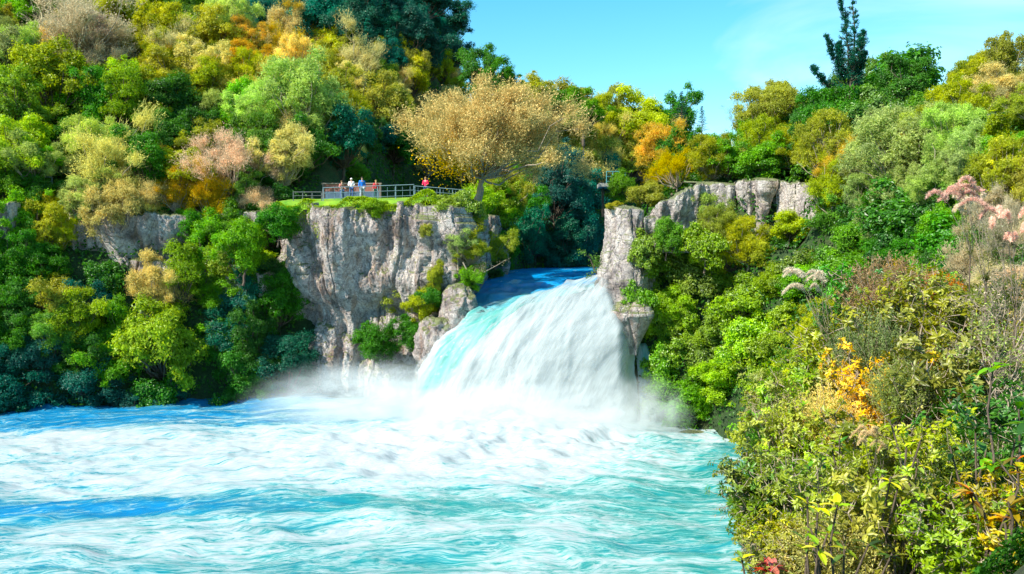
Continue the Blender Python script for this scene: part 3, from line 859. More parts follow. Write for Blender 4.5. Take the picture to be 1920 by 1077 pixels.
def trunk_mesh(name, C, seed, hc, tr, mat, fork=0.35, spread=0.03, every=1):
    r = np.random.default_rng(seed + 999)
    base = np.array([0, 0, -hc - 0.15]); fk = np.array([r.normal() * spread, r.normal() * spread, -hc * (1 - fork)])
    paths = [(wiggle(base, fk, r, 5, 0.03), np.linspace(tr * 1.3, tr * 0.85, 5))]
    for c in C[::every]:
        mid = fk * 0.5 + c * 0.5 + np.array([0, 0, -0.05])
        p = np.concatenate([wiggle(fk, mid, r, 4, 0.05)[:-1], wiggle(mid, c, r, 4, 0.07)])
        paths.append((p, np.linspace(tr * 0.5, tr * 0.10, len(p))))
    V, Fq = tubes(paths, 5)
    return raw_mesh(name, V, Fq, 4, [mat], True)

PROTO = {}   # kind -> list of dict(crown, trunk, hc, h)
def add_proto(kind, crown, trunk, hc, extra=()):
    PROTO.setdefault(kind, []).append(dict(crown=crown, trunk=trunk, hc=hc, extra=extra))

for s in range(6):      # dense rounded broadleaf trees
    h = [0.92, 1.02, 0.85, 0.98, 1.1, .8][s]
    me, C, R = crown_mesh("crown", 10 + s, 80, 1, h, 0.115, 21000, 0.031, 0.020, 0.9, shell=0.8, hair=0.10)
    add_proto('round', me, trunk_mesh("trunk", C, 10 + s, h * 0.62, 0.028, M_BARK), h * 0.62)
for s in range(2):      # taller ones
    me, C, R = crown_mesh("crown", 30 + s, 80, 1, 1.45, 0.125, 21000, 0.034, 0.022, 0.9, shell=0.8, hair=0.10)
    add_proto('tall', me, trunk_mesh("trunk", C, 30 + s, 0.95, 0.03, M_BARK), 0.95)
for s in range(3):      # feathery fine leaved
    me, C, R = crown_mesh("crown", 40 + s, 110, 1, 0.95, 0.095, 22000, 0.038, 0.013, 0.85, jit=1.0, up=0.1, shell=0.7, hair=0.15)
    add_proto('feather', me, trunk_mesh("trunk", C, 40 + s, 0.68, 0.022, M_PALEBARK), 0.68)
for s in range(6):      # shrubs with foliage to the ground
    h = [0.8, 0.7, 0.95, 0.75, 1.05, .9][s]
    me, C, R = crown_mesh("crown", 50 + s, 70, 1, h, 0.12, 17000, 0.036, 0.023, 1.0, shell=0.8, hair=0.10)
    add_proto('shrub', me, trunk_mesh("stem", C, 50 + s, h * 0.42, 0.02, M_BARK), h * 0.42)
for s in range(3):      # broad glossy leaves
    me, C, R = crown_mesh("crown", 60 + s, 64, 1, 0.85, 0.125, 12000, 0.046, 0.028, 1.0, jit=0.6, shell=0.8, mat=M_GLOSSY)
    add_proto('broad', me, trunk_mesh("stem", C, 60 + s, 0.38, 0.02, M_BARK), 0.38)

def twig_crown(seed, nl, ntw, w=1.0, h=0.85, leaf=0.018, flat=0.7, nbr=34):
    r = np.random.default_rng(seed)
    C, R = crown_lobes(r, nbr, w, h, flat, 0.15)
    k = r.integers(0, len(C), ntw)
    d = unit(sph(ntw, r) + 1.3 * unit(C[k] + np.array([0, 0, h * 0.45])) + np.array([0, 0, 0.25]))
    P = C[k] + sph(ntw, r) * R[k][:, None] * r.uniform(0, 1, ntw)[:, None]
    L = 0.11 * r.uniform(0.5, 1.5, ntw)
    V, Fc, t = leaves(P + d * L[:, None] * 0.5, sph(ntw, r), d, L, 0.0042, 0.25 + 0.5 * r.uniform(0, 1, ntw), 0.1, 0.0)
    tips = P + d * L[:, None]
    s = r.integers(0, ntw, nl)
    Pl = P[s] + d[s] * (L[s] * r.uniform(0.2, 1.15, nl))[:, None] + r.normal(size=(nl, 3)) * 0.008
    V2, F2, t2 = leaves(Pl, sph(nl, r) + np.array([0, 0, .4]), sph(nl, r), leaf * r.uniform(.6, 1.3, nl), leaf * 0.6, r.uniform(0.2, 1, nl))
    Fc = np.concatenate([Fc, F2 + len(V)]); V = np.concatenate([V, V2]); t = np.concatenate([t, t2])
    return raw_mesh("crown", V, Fc, 3, [M_DRY], False, attrs={"tint": ('FACE', t)}), C
for s in range(3):      # twiggy, nearly leafless trees
    me, C = twig_crown(70 + s, 7000, 7000)
    add_proto('twiggy', me, trunk_mesh("trunk", C, 70 + s, 0.60, 0.020, M_PALEBARK, 0.25), 0.60)
for s in range(2):      # bare skyline trees
    me, C = twig_crown(80 + s, 500, 1500, 1.0, 1.1)
    add_proto('bare', me, trunk_mesh("trunk", C, 80 + s, 0.8, 0.016, M_BARK, 0.3), 0.8)

def conifer(seed, tiers=17, h=2.0, w=0.8, dens=26, open_=0.0):
    r = np.random.default_rng(seed)
    P, N, T, tt = [], [], [], []; paths = [(wiggle((0, 0, -h / 2 - 0.2), (0, 0, h / 2), r, 8, 0.008), np.linspace(0.03, 0.005, 8))]
    for i in range(tiers):
        f = i / (tiers - 1); z = -h * 0.42 + f * h * 0.90
        Rr = w / 2 * (1 - f) ** 0.75 * r.uniform(0.75, 1.1) + 0.03
        for j in range(7):
            if r.uniform() < open_: continue
            a = r.uniform(0, 2 * np.pi); dirv = np.array([math.cos(a), math.sin(a), 0.15 + 0.35 * f])
            tip = np.array([0, 0, z]) + dirv * Rr
            paths.append((wiggle((0, 0, z), tip, r, 4, 0.04), np.linspace(0.008, 0.002, 4)))
            n = dens; t = r.uniform(0.2, 1.05, n)
            q = np.array([0, 0, z]) + dirv * Rr * t[:, None] + r.normal(size=(n, 3)) * 0.022 * np.array([1, 1, .6])
            P.append(q); N.append(sph(n, r) * .6 + np.array([0, 0, 1])); T.append(dirv + 0.8 * sph(n, r) + np.array([0, 0, .4])); tt.append(r.uniform(0, 1, n) * 0.7 + 0.3 * f)
    P, N, T, tt = map(np.concatenate, (P, N, T, tt))
    V, Fc, tf = leaves(P, N, T, 0.055, 0.016, tt)
    Vt, Ft = tubes(paths, 4)
    return raw_mesh("crown", V, Fc, 3, [M_LEAF], False, attrs={"tint": ('FACE', tf)}), raw_mesh("trunk", Vt, Ft, 4, [M_BARK], True)
for s in range(2):
    cme, tme = conifer(90 + s); add_proto('conifer', cme, tme, 1.0)
cme, tme = conifer(95, 15, 2.2, 0.9, 22, 0.35); add_proto('openpine', cme, tme, 1.1)

# ------------------------------------------------------------------ planting
PAL = {'G': (0.055, 0.23, 0.014), 'b': (0.010, 0.155, 0.11), 'g': (0.15, 0.37, 0.008), 'l': (0.30, 0.46, 0.008), 'y': (0.44, 0.45, 0.022),  # code b has teal shade mixed into its foliage colour
       'o': (0.60, 0.44, 0.05), 't': (0.68, 0.58, 0.22), 'p': (0.60, 0.49, 0.32), 's': (0.38, 0.46, 0.14), 'O': (0.38, 0.42, 0.025), 'r': (0.5, 0.16, 0.04)}
CNAME = {'G': 'dark green', 'b': 'shaded bluish green', 'g': 'mid green', 'l': 'lime green', 'y': 'yellow green', 'o': 'orange gold', 't': 'tan', 'p': 'pinkish tan', 's': 'grey green', 'O': 'olive', 'r': 'rust red'}
GROUPS = {'tree': 'trees on the banks and hillsides', 'shrub': 'shrubs on the banks and hillsides'}
ONAME = {'round': 'broadleaf_tree', 'tall': 'broadleaf_tree', 'feather': 'feathery_tree', 'shrub': 'shrub', 'broad': 'broad_leaved_shrub', 'twiggy': 'twiggy_tree', 'bare': 'bare_tree', 'conifer': 'conifer', 'openpine': 'pine_tree'}
PLANTS = []
POLE = raw_mesh('lower_stem', *tubes([(np.array([[0, 0, 0], [.012, .0, .3], [-.01, .01, .7], [0, 0, 1.]]), np.array([.014, .012, .011, .010]))], 6), 4, [M_BARK], True)
def ground_hit(px, py, wpx, hc, asp, ymin=5.0, ymax=300.0):
    Ysv = np.concatenate([np.arange(ymin, 60, 0.25), np.arange(60, ymax, 0.5)])
    d = ray(px, py); P = np.array([0, 0, CAM_H])[None] + d[None] * (Ysv / d[1])[:, None]
    s = wpx * Ysv / F
    g = hgt(P[:, 0], P[:, 1])
    m = np.nonzero(P[:, 2] - hc * s * asp <= g)[0]
    if len(m) == 0: return None
    i = m[0]
    return P[i], s[i], g[i]

def plant(kind, code, px, py, wpx, label=None, asp=1.0, ymin=5.0, ymax=300.0, Y=None, name=None, cat=None, col=None, var=None, group=None, tol=4.0, pole=True):
    protos = PROTO[kind]; pr = protos[var if var is not None else int(rng.integers(len(protos)))]
    if Y is None:
        hit = ground_hit(px, py, wpx, pr['hc'], asp, ymin, ymax)
        if hit is None: return None
        P_, s, g = hit
    else:
        P_ = at(px, py, Y); s = wpx * Y / F; g = float(hgt(P_[0], P_[1]))
    z = P_[2]
    base_z = z - pr['hc'] * s * asp
    if base_z < g - tol:      # would be buried: stand it on the slope there
        z = g + pr['hc'] * s * asp; base_z = g
    dr = river(np.array([P_[0]]), np.array([P_[1]]))
    if dr[2][0] and dr[0][0] > 1.5: return None
    root = thing(name or ONAME[kind], label, cat or ('shrub' if kind in ('shrub', 'broad') else 'tree'), (P_[0], P_[1], base_z), float(rng.uniform(0, 6.28)), group)
    root.scale = (s * float(rng.uniform(.88, 1.15)), s * float(rng.uniform(.88, 1.15)), s * asp)
    if kind not in ('rosette', 'bristle', 'tangle', 'conifer', 'openpine'): root.rotation_euler = (float(rng.uniform(-.14, .14)), float(rng.uniform(-.14, .14)), root.rotation_euler[2])
    c = link("crown" if kind not in ('shrub', 'broad') else "foliage", pr['crown'], root, loc=(0, 0, pr['hc']))
    colr = np.array(col if col is not None else PAL[code])
    if wpx < 400:
        colr = colr * 0.96 + 0.04 * np.array([.22, .34, .03])
        colr = colr * rng.uniform(0.82, 1.2) * np.array([rng.uniform(0.88, 1.06), 1, rng.uniform(0.8, 1.15)])
    c.color = (*[float(v) for v in colr], 1)
    c.rotation_euler = (0, 0, 0)
    t = link("trunk" if kind not in ('shrub', 'broad') else "stem", pr['trunk'], root, loc=(0, 0, pr['hc']))
    if base_z - g > 0.25 and pole:
        k = float(base_z - g + 0.2) / (s * asp)
        lw_ = link("lower_stem", POLE, root, loc=(0, 0, -k)); lw_.scale = (1, 1, k + 0.12)
    PLANTS.append([root, px, py, wpx, kind, code, label, P_[1]])
    return root

MANUAL = [
 # kind, code, px, py, width, label, opts
 ('round', 'O', 112, 150, 165, "large dark olive rounded tree near the top left corner", dict(asp=1.05)),
 ('feather', 's', 20, 120, 120, "grey green feathery tree cut by the left frame edge high up", {}),
 ('twiggy', 'p', 140, 60, 190, "wide pinkish twiggy crown behind the large dark olive tree", {}),
 ('round', 'l', 30, 210, 120, "bright lime tree at the left frame edge below the grey feathery one", dict(asp=1.2)),
 ('tall', 'l', 232, 190, 100, "lime green tall tree right of the large dark olive tree", {}),
 ('round', 'G', 312, 190, 110, "dark green round tree standing for the shaded hollow between lime tall tree and brown cone", dict(asp=1.1)),  # dark tree planted to stand for shade in a hollow
 ('tall', 'O', 388, 150, 80, "brown green upright tree under the yellow canopy band", {}),
 ('feather', 's', 392, 52, 70, "small pale grey round tree at the foot of the dark upper hill", {}),
 ('twiggy', 'o', 555, 72, 110, "tawny autumn tree under the dark upper hill", {}),
 ('twiggy', 't', 665, 110, 120, "pale straw coloured tree in the sunlit band below the dark hill", {}),
 ('round', 'y', 715, 200, 125, "dome shaped yellow green tree left of the great golden tree", dict(asp=0.95)),
 ('feather', 's', 575, 190, 150, "large grey green feathery tree above the lookout's left end", dict(asp=1.2)),
 ('round', 'g', 470, 210, 120, "mid green round tree between the brown upright and the grey feathery trees", {}),
 ('twiggy', 't', 205, 300, 160, "tan twiggy tree drooping over the left bank cliff", dict(asp=1.1)),
 ('feather', 's', 60, 300, 110, "grey twiggy tree left of the tan drooping one", {}),
 ('twiggy', 'p', 440, 300, 130, "pinkish half bare tree left of the lookout lawn", dict(asp=1.1)),
 ('twiggy', 'p', 490, 372, 60, "small pinkish shrub tree at the cliff edge left of the lawn", {}),
 ('feather', 't', 215, 390, 120, "olive tan weeping bush hanging over the tan crag", dict(asp=1.2)),
 ('round', 'G', 560, 280, 110, "dark shady tree behind the lookout's left corner", {}),
 ('round', 'b', 640, 265, 110, "dark tree behind the group of visitors", dict(asp=1.1)),
 ('round', 'G', 735, 265, 110, "dark tree filling the shade under the yellow dome tree", {}),
 ('twiggy', 't', 665, 285, 50, "small pale twiggy spray hanging before the dark lookout trees", {}),
 ('shrub', 'g', 660, 325, 60, None, dict()),
 ('feather', 'y', 945, 375, 75, "yellow green slender bush right of the golden tree's trunk", dict(asp=1.5)),
 ('shrub', 'l', 885, 395, 110, "bright green bush spilling over the cliff at the lawn's right end", dict(asp=0.9)),
 ('feather', 'O', 905, 460, 110, "olive layered shrub hanging above the falls' left shoulder", {}),
 ('tall', 'b', 1040, 350, 110, "dark shaded tree on the gorge's left rim", dict(asp=1.0)),
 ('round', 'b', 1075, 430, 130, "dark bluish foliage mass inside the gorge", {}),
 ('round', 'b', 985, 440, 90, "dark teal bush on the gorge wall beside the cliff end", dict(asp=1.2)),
 ('round', 'y', 1190, 240, 130, "yellow green crown right of the gorge below the skyline", dict(asp=1.0, col=(.34, .38, .03))),
 ('round', 'G', 1262, 290, 90, "dark green tree shading the right side of the yellow crown", dict(asp=1.2)),  # dark foliage put where the yellow crown's own shade falls
 ('twiggy', 'o', 1190, 290, 80, "peach coloured autumn tree above the small footbridge rail", {}),
 ('twiggy', 'o', 1330, 262, 110, "low golden brown canopy on the skyline right of the pines", dict(asp=.7)),
 ('round', 'g', 1368, 290, 90, "fresh green tree above the pale right hand outcrop", {}),
 ('feather', 'O', 1430, 265, 90, "olive spiky bush under the bare skyline trees", {}),
 ('round', 'O', 965, 165, 110, "olive green skyline tree left of the small skyline twigs", dict(asp=.7)),
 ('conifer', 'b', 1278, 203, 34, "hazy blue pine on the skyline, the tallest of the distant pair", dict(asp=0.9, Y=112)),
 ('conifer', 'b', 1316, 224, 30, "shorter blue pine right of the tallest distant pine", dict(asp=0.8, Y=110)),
 ('bare', 's', 907, 96, 40, "bare leafless tree against the sky beside the dark hill", dict()),
 ('bare', 's', 1385, 212, 60, "thin bare tree on the skyline right of the two pines", dict(asp=.8, Y=100)),
 ('feather', 's', 1415, 222, 40, "hazy grey tree next to the thin bare skyline tree", dict(asp=.9, Y=100)),
 ('tall', 'l', 1442, 236, 22, "narrow lime green sapling poking above the skyline", dict(asp=1.1, Y=95)),
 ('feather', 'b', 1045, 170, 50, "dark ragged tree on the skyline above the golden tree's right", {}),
 ('shrub', 'b', 1070, 195, 40, None, {}),
 ('round', 'G', 1545, 210, 110, "dark green tree at the left shoulder of the right hill", {}),
 ('broad', 'G', 1690, 168, 210, "large dark green canopy crowning the right hill", dict(asp=.8)),
 ('round', 'g', 1610, 165, 110, "mid green bush below the tall ragged pine", {}),
 ('bare', 'b', 1672, 105, 60, "bluish thin twigs on top of the right hill's canopy", dict(asp=.6)),
 ('twiggy', 'p', 1775, 115, 80, "pinkish dry twigs on the right hill's skyline", dict(asp=.6)),
 ('feather', 'O', 1880, 130, 130, "olive brown wispy tree in the top right corner", dict(asp=1.1)),
 ('twiggy', 't', 1850, 190, 110, "bare tan branched bush below the corner's wispy tree", {}),
 ('broad', 'g', 1650, 215, 130, "mid green glossy bush under the right hill's dark canopy", {}),
 ('twiggy', 'o', 1590, 300, 110, "orange gold autumn shrub left of the grey green mound", dict(asp=1.0)),
 ('feather', 'O', 1560, 355, 110, "golden olive shrub standing right of the pale cliff", dict(asp=1.2)),
 ('feather', 's', 1700, 290, 190, "broad grey green mound in the middle of the right hill", dict(asp=.9)),
 ('feather', 's', 1800, 240, 120, None, {}),
 ('broad', 'b', 1872, 240, 60, "teal glossy bush beside the bright bush at the right edge", {}),
 ('broad', 'y', 1895, 330, 130, "bright yellow green leafy bush at the right frame edge", dict(asp=1.2)),
 ('broad', 'G', 1700, 400, 190, "dark glossy thicket below the grey green mound", dict(asp=.8)),
 ('broad', 'G', 1780, 470, 150, "dark green glossy bush left of the pinkish plumes", {}),
 ('feather', 'O', 1400, 455, 90, "dry olive bush below the widest rock face", {}),
 ('feather', 's', 1340, 385, 70, "greyish spiky bush growing in the cleft between outcrops", dict(asp=1.4)),
 ('shrub', 'y', 1160, 395, 40, None, {}),
 ('broad', 'l', 1225, 495, 110, "bright green broad leaved bush just right of the pale pillar", dict(asp=1.1)),
 ('broad', 'l', 1215, 590, 90, "green leafy bush hanging beneath the pillar's right side", dict(asp=1.2)),
 ('broad', 'g', 1240, 690, 90, "leafy green bush reaching out beside the falls' right edge", dict(asp=1.2)),
 # left bank
 ('round', 'l', 300, 640, 175, "big lime green tree leaning over the left bank waterline", dict(asp=1.15)),
 ('feather', 't', 290, 530, 100, "tan feathery top rising behind the big lime tree", dict(asp=1.2)),
 ('round', 'l', 140, 600, 100, "lime tree left of the big lime tree on the bank", dict(asp=1.3)),
 ('round', 'y', 85, 515, 60, "small yellow tree in the ferny left bank", {}),
 ('round', 'y', 75, 435, 80, "yellow green creeper covered tree at upper left bank", dict(asp=1.3)),
 ('round', 'l', 440, 490, 130, "bushy green tree with ochre patches mid left bank", dict(asp=.95)),
 ('shrub', 'g', 215, 620, 80, "mid green bush touching the big lime tree's left side", dict(asp=1.5)),
 ('feather', 's', 495, 700, 50, "small pale grey shrub by the water right of the lime tree", dict(asp=1.5)),
 ('shrub', 'g', 585, 500, 80, "green climbing bush at the left foot of the lookout cliff", dict(asp=1.6)),
 ('shrub', 'O', 620, 580, 55, "small olive bush left of the orange leaved bush", dict(asp=.8)),
 ('shrub', 'l', 715, 605, 60, "small green bush right of the orange leaved bush", {}),
 ('shrub', 'O', 745, 560, 90, "olive growth hugging the cliff above the mist", {}),
 ('shrub', 'O', 730, 445, 45, "yellow tuft clinging to the middle of the cliff face", {}),
]
MANUAL += [
 ('round', 'G', 905, 138, 90, "dark green tree at the foot of the dark hill's steep right end", dict(Y=135.0)),
 ('round', 'G', 945, 158, 90, "dark skyline tree behind the golden tree's top", dict(Y=132.0, asp=.9)),
 ('tall', 'O', 1000, 178, 80, "olive skyline tree right behind the golden tree's crown", dict(Y=132.0, asp=.7)),
 ('round', 'G', 1045, 195, 80, "dark round skyline tree right of the golden tree", dict(Y=132.0, asp=.9)),
 ('round', 'g', 1095, 212, 90, "mid green skyline tree above the gorge mouth", dict(Y=130.0, asp=.9)),
 ('broad', 'l', 1196, 605, 60, "small bright bush draped over the dark foot of the pillar", dict(Y=59.0, asp=1.2)),
 ('broad', 'g', 1212, 660, 70, "green bush hanging between the side fall and the pillar's foot", dict(Y=58.6, asp=1.3)),
 ('shrub', 'G', 560, 640, 110, "dark green bush low at the cliff's left foot above the spray", dict(Y=67.8)),
 ('shrub', 'G', 650, 610, 100, "dark green mass under the orange leaved bush", dict(Y=67.8, asp=.9)),
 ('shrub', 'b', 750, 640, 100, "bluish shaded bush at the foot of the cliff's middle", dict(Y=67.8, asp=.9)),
 ('shrub', 'G', 800, 560, 60, "dark green hanging bush right of the olive bush under the cliff", dict(Y=68.9)),
 ('feather', 'G', 590, 430, 70, "dark weeping growth on the cliff's upper left", dict(Y=69.8, asp=1.5)),
 ('twiggy', 'o', 655, 600, 70, "orange leaved bush just below the cliff's left overhang", dict(Y=68.6, asp=.8)),
 ('broad', 'l', 845, 392, 85, "bright bush on the lawn's corner above the cliff's right part", dict(Y=70.3, asp=.8)),
 ('broad', 'g', 905, 405, 95, "mid green bush between the golden tree's trunk and the gorge", dict(Y=71.0, asp=.9)),
 ('shrub', 'g', 880, 520, 60, "low dark green bush where cliff and upper river meet", dict(Y=69.4, asp=1.0)),
 ('feather', 's', 860, 455, 70, "grey twiggy bush hanging on the cliff's right corner", dict(Y=69.4, asp=.9)),
 ('broad', 'l', 1205, 470, 80, "bright bush touching the pale pillar's right flank", dict(Y=60.0, asp=1.2)),
 ('broad', 'g', 1195, 560, 70, "green bush on the lower right flank of the pillar", dict(Y=60.0, asp=1.2)),
 ('shrub', 'y', 1150, 388, 34, "yellow tuft on top of the pale pillar", dict(Y=61.5, asp=.6)),
 ('shrub', 'g', 455, 470, 110, "large green bush masking the left bank rocks", dict(Y=70.5, asp=1.1)),
 ('shrub', 'G', 420, 560, 100, "dark bush below the masking green bush", dict(Y=69.5, asp=1.1)),
 ('shrub', 'g', 545, 530, 90, "green ferny growth spilling down left of the cliff", dict(Y=69.6, asp=1.5)),
 ('shrub', 'G', 600, 610, 100, "dark green growth at the cliff's left foot", dict(Y=69.4, asp=1.0)),
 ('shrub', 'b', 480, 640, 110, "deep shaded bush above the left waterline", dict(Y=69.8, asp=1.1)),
 ('feather', 's', 625, 470, 60, "pale grey growth clinging to the cliff's left part", dict(Y=69.6, asp=1.5)),
 ('shrub', 'O', 745, 590, 80, "olive bush beneath the cliff's middle overhang", dict(Y=69.0, asp=.9)),
 ('shrub', 'G', 830, 600, 60, "dark tuft on the wet rock shoulder", dict(Y=68.0)),
 ('shrub', 'y', 800, 430, 34, "yellow tuft near the top right of the cliff face", dict(Y=69.2, asp=1.3)),
 ('shrub', 'O', 820, 520, 40, "mossy tuft on the right part of the cliff face", dict(Y=69.0, asp=1.6)),
 ('shrub', 'l', 700, 395, 60, "yellow green tuft hanging from the middle of the lawn edge", dict(Y=70.4, asp=.8)),
 ('shrub', 'G', 520, 420, 80, "dark bush over the cliff's left end", dict(Y=71.0)),
 ('shrub', 'g', 500, 500, 95, "green bush covering the rock left of the cliff", dict(Y=70.0, asp=1.2)),
 ('shrub', 'g', 578, 470, 60, "leafy green bush against the cliff's left edge, upper one", dict(Y=69.3, asp=1.4)),
 ('shrub', 'g', 590, 545, 80, "leafy green bush against the cliff's left edge, lower one", dict(Y=69.3, asp=1.3)),
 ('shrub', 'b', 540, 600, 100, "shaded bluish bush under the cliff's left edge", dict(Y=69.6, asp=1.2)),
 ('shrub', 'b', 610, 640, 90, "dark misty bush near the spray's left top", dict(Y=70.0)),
 ('shrub', 'O', 790, 575, 70, "olive hanging growth under the cliff's right end", dict(Y=69.5, asp=1.1)),
 ('feather', 'O', 700, 555, 60, "wispy olive growth under the cliff's overhang", dict(Y=69.6)),
 ('shrub', 'G', 650, 560, 50, "small dark green tuft under the cliff overhang", dict(Y=69.6)),
 ('shrub', 'G', 780, 630, 80, "wet dark growth beside the falls' left edge", dict(Y=70.4)),
 ('shrub', 'G', 700, 645, 90, "dark green growth above the spray", dict(Y=70.6)),
 ('broad', 'l', 870, 395, 95, "bright green bush draped on the cliff's top right corner", dict(Y=71.2, asp=.9)),
 ('shrub', 'g', 925, 415, 90, "green bush on the gorge's left corner", dict(Y=72.0)),
 ('shrub', 'y', 880, 440, 60, "yellowish bush below the draped green bush", dict(Y=70.6)),
 ('feather', 'O', 880, 470, 80, "olive brown bush hanging over the river's entrance", dict(Y=70.0, asp=.8)),
 ('shrub', 'G', 950, 465, 90, "dark bush just above the blue upper river", dict(Y=76.0)),
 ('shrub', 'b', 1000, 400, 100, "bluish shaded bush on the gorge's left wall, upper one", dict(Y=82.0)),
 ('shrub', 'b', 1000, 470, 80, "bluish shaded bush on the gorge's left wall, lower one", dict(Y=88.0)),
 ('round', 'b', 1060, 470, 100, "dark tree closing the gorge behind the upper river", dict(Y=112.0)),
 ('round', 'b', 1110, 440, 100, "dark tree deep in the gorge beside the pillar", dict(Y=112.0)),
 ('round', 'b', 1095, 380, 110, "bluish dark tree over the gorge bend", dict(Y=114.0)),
 ('shrub', 'g', 1165, 350, 60, "green bush hiding the far platform's posts", dict(Y=83.0)),
 ('shrub', 'O', 1215, 365, 70, "olive bush behind the small pinkish boulder", dict(Y=64.5)),
 ('shrub', 'g', 1250, 445, 80, "green bush below the rounded pale outcrop", dict(Y=59.5)),
 ('broad', 'l', 1320, 460, 100, "lime leafy bush under the cleft bushes", dict(Y=58.0)),
 ('feather', 'O', 1345, 430, 80, "dry wispy bush at the foot of the cleft", dict(Y=59.5)),
 ('shrub', 'O', 1480, 425, 80, "olive bush under the widest rock face's right end", dict(Y=57.5)),
]
for kind, code, px, py, w, lab, op in MANUAL:
    if 'Y' in op and op['Y'] < 93: op = dict(op, pole=False)
    plant(kind, code, px, py, w, lab, **op)

CMAP = [  # dark codes down the left put the lower bank's shade into plant colours
"ygyyygsbbbbbbb................",
"stpyytyotybbbb............bOpO",
"gyGlyyytyyttyyyy........GgGGOt",
"lGGlOGsstsyyttttyyyGtOOGGgggOO",
"lgssGypgGGGbtottttyoGtgOOosssgy",
"gGsstoppG.....yGbbOO...OosssgyG",
"gyGttGgG.....llGb.OOOOOOoGGGGp",
"GlgGgbglG....OGbb.lllyylggGgpp",
"GybGtbgbGG.......llllllgtoGGpp",
"GglblgbbGGGgG.....llllllOysytt",
"bbGglgbGbbG.......lllllyyyyytt",
"bbbbGbbGb..........ggllotyyyyG",
"bb..................gglytylyGo",
]
def kind_for(code, far, right):
    r_ = rng.uniform()
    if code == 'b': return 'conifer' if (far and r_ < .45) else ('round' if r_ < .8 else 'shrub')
    if code == 'G': return 'round' if r_ < .6 else ('tall' if r_ < .75 and not right else 'broad')
    if code in 'gl': return ('broad' if r_ < .6 else 'shrub') if right else ('round' if r_ < .6 else 'shrub')
    if code == 'y': return 'round' if r_ < .6 else ('feather' if r_ < .85 else 'shrub')
    if code == 'o': return 'twiggy' if r_ < .6 else 'feather'
    if code in 'tp': return 'twiggy' if r_ < .75 else 'feather'
    if code == 's': return 'feather'
    return 'feather' if r_ < .5 else 'shrub'

def fill(x0, x1, y0, y1, step, size, ymin=5.0, ymax=300., jitter=0.45, skip=None, codes=None):
    cells = []
    yy = y1
    while yy > y0:
        for xx in np.arange(x0, x1, step):
            cells.append((xx + rng.uniform(-jitter, jitter) * step, yy + rng.uniform(-jitter, jitter) * step))
        yy -= step * 0.8
    for (px, py) in cells:
        if skip and skip(px, py): continue
        cc, rr = int(min(max(px, 0), 1919) // 64), int(max(py, 0) // 64)
        if rr >= len(CMAP): rr = len(CMAP) - 1
        code = CMAP[rr][min(cc, len(CMAP[rr]) - 1)]
        if code == '.': continue
        if rng.uniform() < 0.12:
            r2, c2 = min(max(rr + int(rng.integers(-1, 2)), 0), len(CMAP) - 1), min(max(cc + int(rng.integers(-1, 2)), 0), 29)
            if CMAP[r2][min(c2, len(CMAP[r2]) - 1)] != '.': code = CMAP[r2][min(c2, len(CMAP[r2]) - 1)]
        if codes and rng.uniform() < .75: code = codes[int(rng.integers(len(codes)))]
        far = py < 130; right = px > 1150
        k = kind_for(code, far, right)
        w = size * rng.uniform(0.75, 1.35)
        plant(k, code, px, py, w * (0.62 if k == 'conifer' else 1), None, asp=float(rng.uniform(.85, 1.2)), ymin=ymin, ymax=ymax)
def skip_left(px, py):
    if 540 < px < 880 and 300 < py < 640: return True
    if 740 < px < 1080 and 150 < py < 345: return True
    if px > 560 and py > 640: return True
    if 120 < px < 330 and 420 < py < 520: return True
    if 210 < px < 390 and 560 < py < 730: return True
    return False
fill(-60, 1140, -20, 770, 56, 86, ymin=60, skip=skip_left)
fill(1020, 1300, 190, 330, 50, 80, ymin=90)
fill(1290, 1520, 215, 330, 46, 72, ymin=58)
def skip_right(px, py):
    if 1100 < px < 1530 and 325 < py < 475: return True
    if px < 1200: return True
    if px < 1250 and py > 720: return True
    if 1240 < px < 1440 and py > 790: return True
    return False
fill(1190, 2000, 90, 1100, 58, 92, ymin=17, ymax=160, skip=skip_right)
def skip_band(px, py): return py < 40 + px * 0.06 or (px > 740 and py > 150) or py > 150 + px * .06 or (40 < px < 210 and py > 60)
fill(-40, 1060, 20, 215, 38, 60, ymin=85, skip=skip_band, codes='yyylyytyyo')
fill(740, 1090, 150, 345, 48, 74, ymin=88, skip=lambda px, py: px > 860 and py < 165 + (px - 860) * .33)
# dense woods of the far hill and the near skyline
def skip_far(px, py): return px > 905 or py > 75 + (px - 440) * 0.12
fill(430, 920, -30, 130, 34, 56, ymin=125, skip=skip_far)

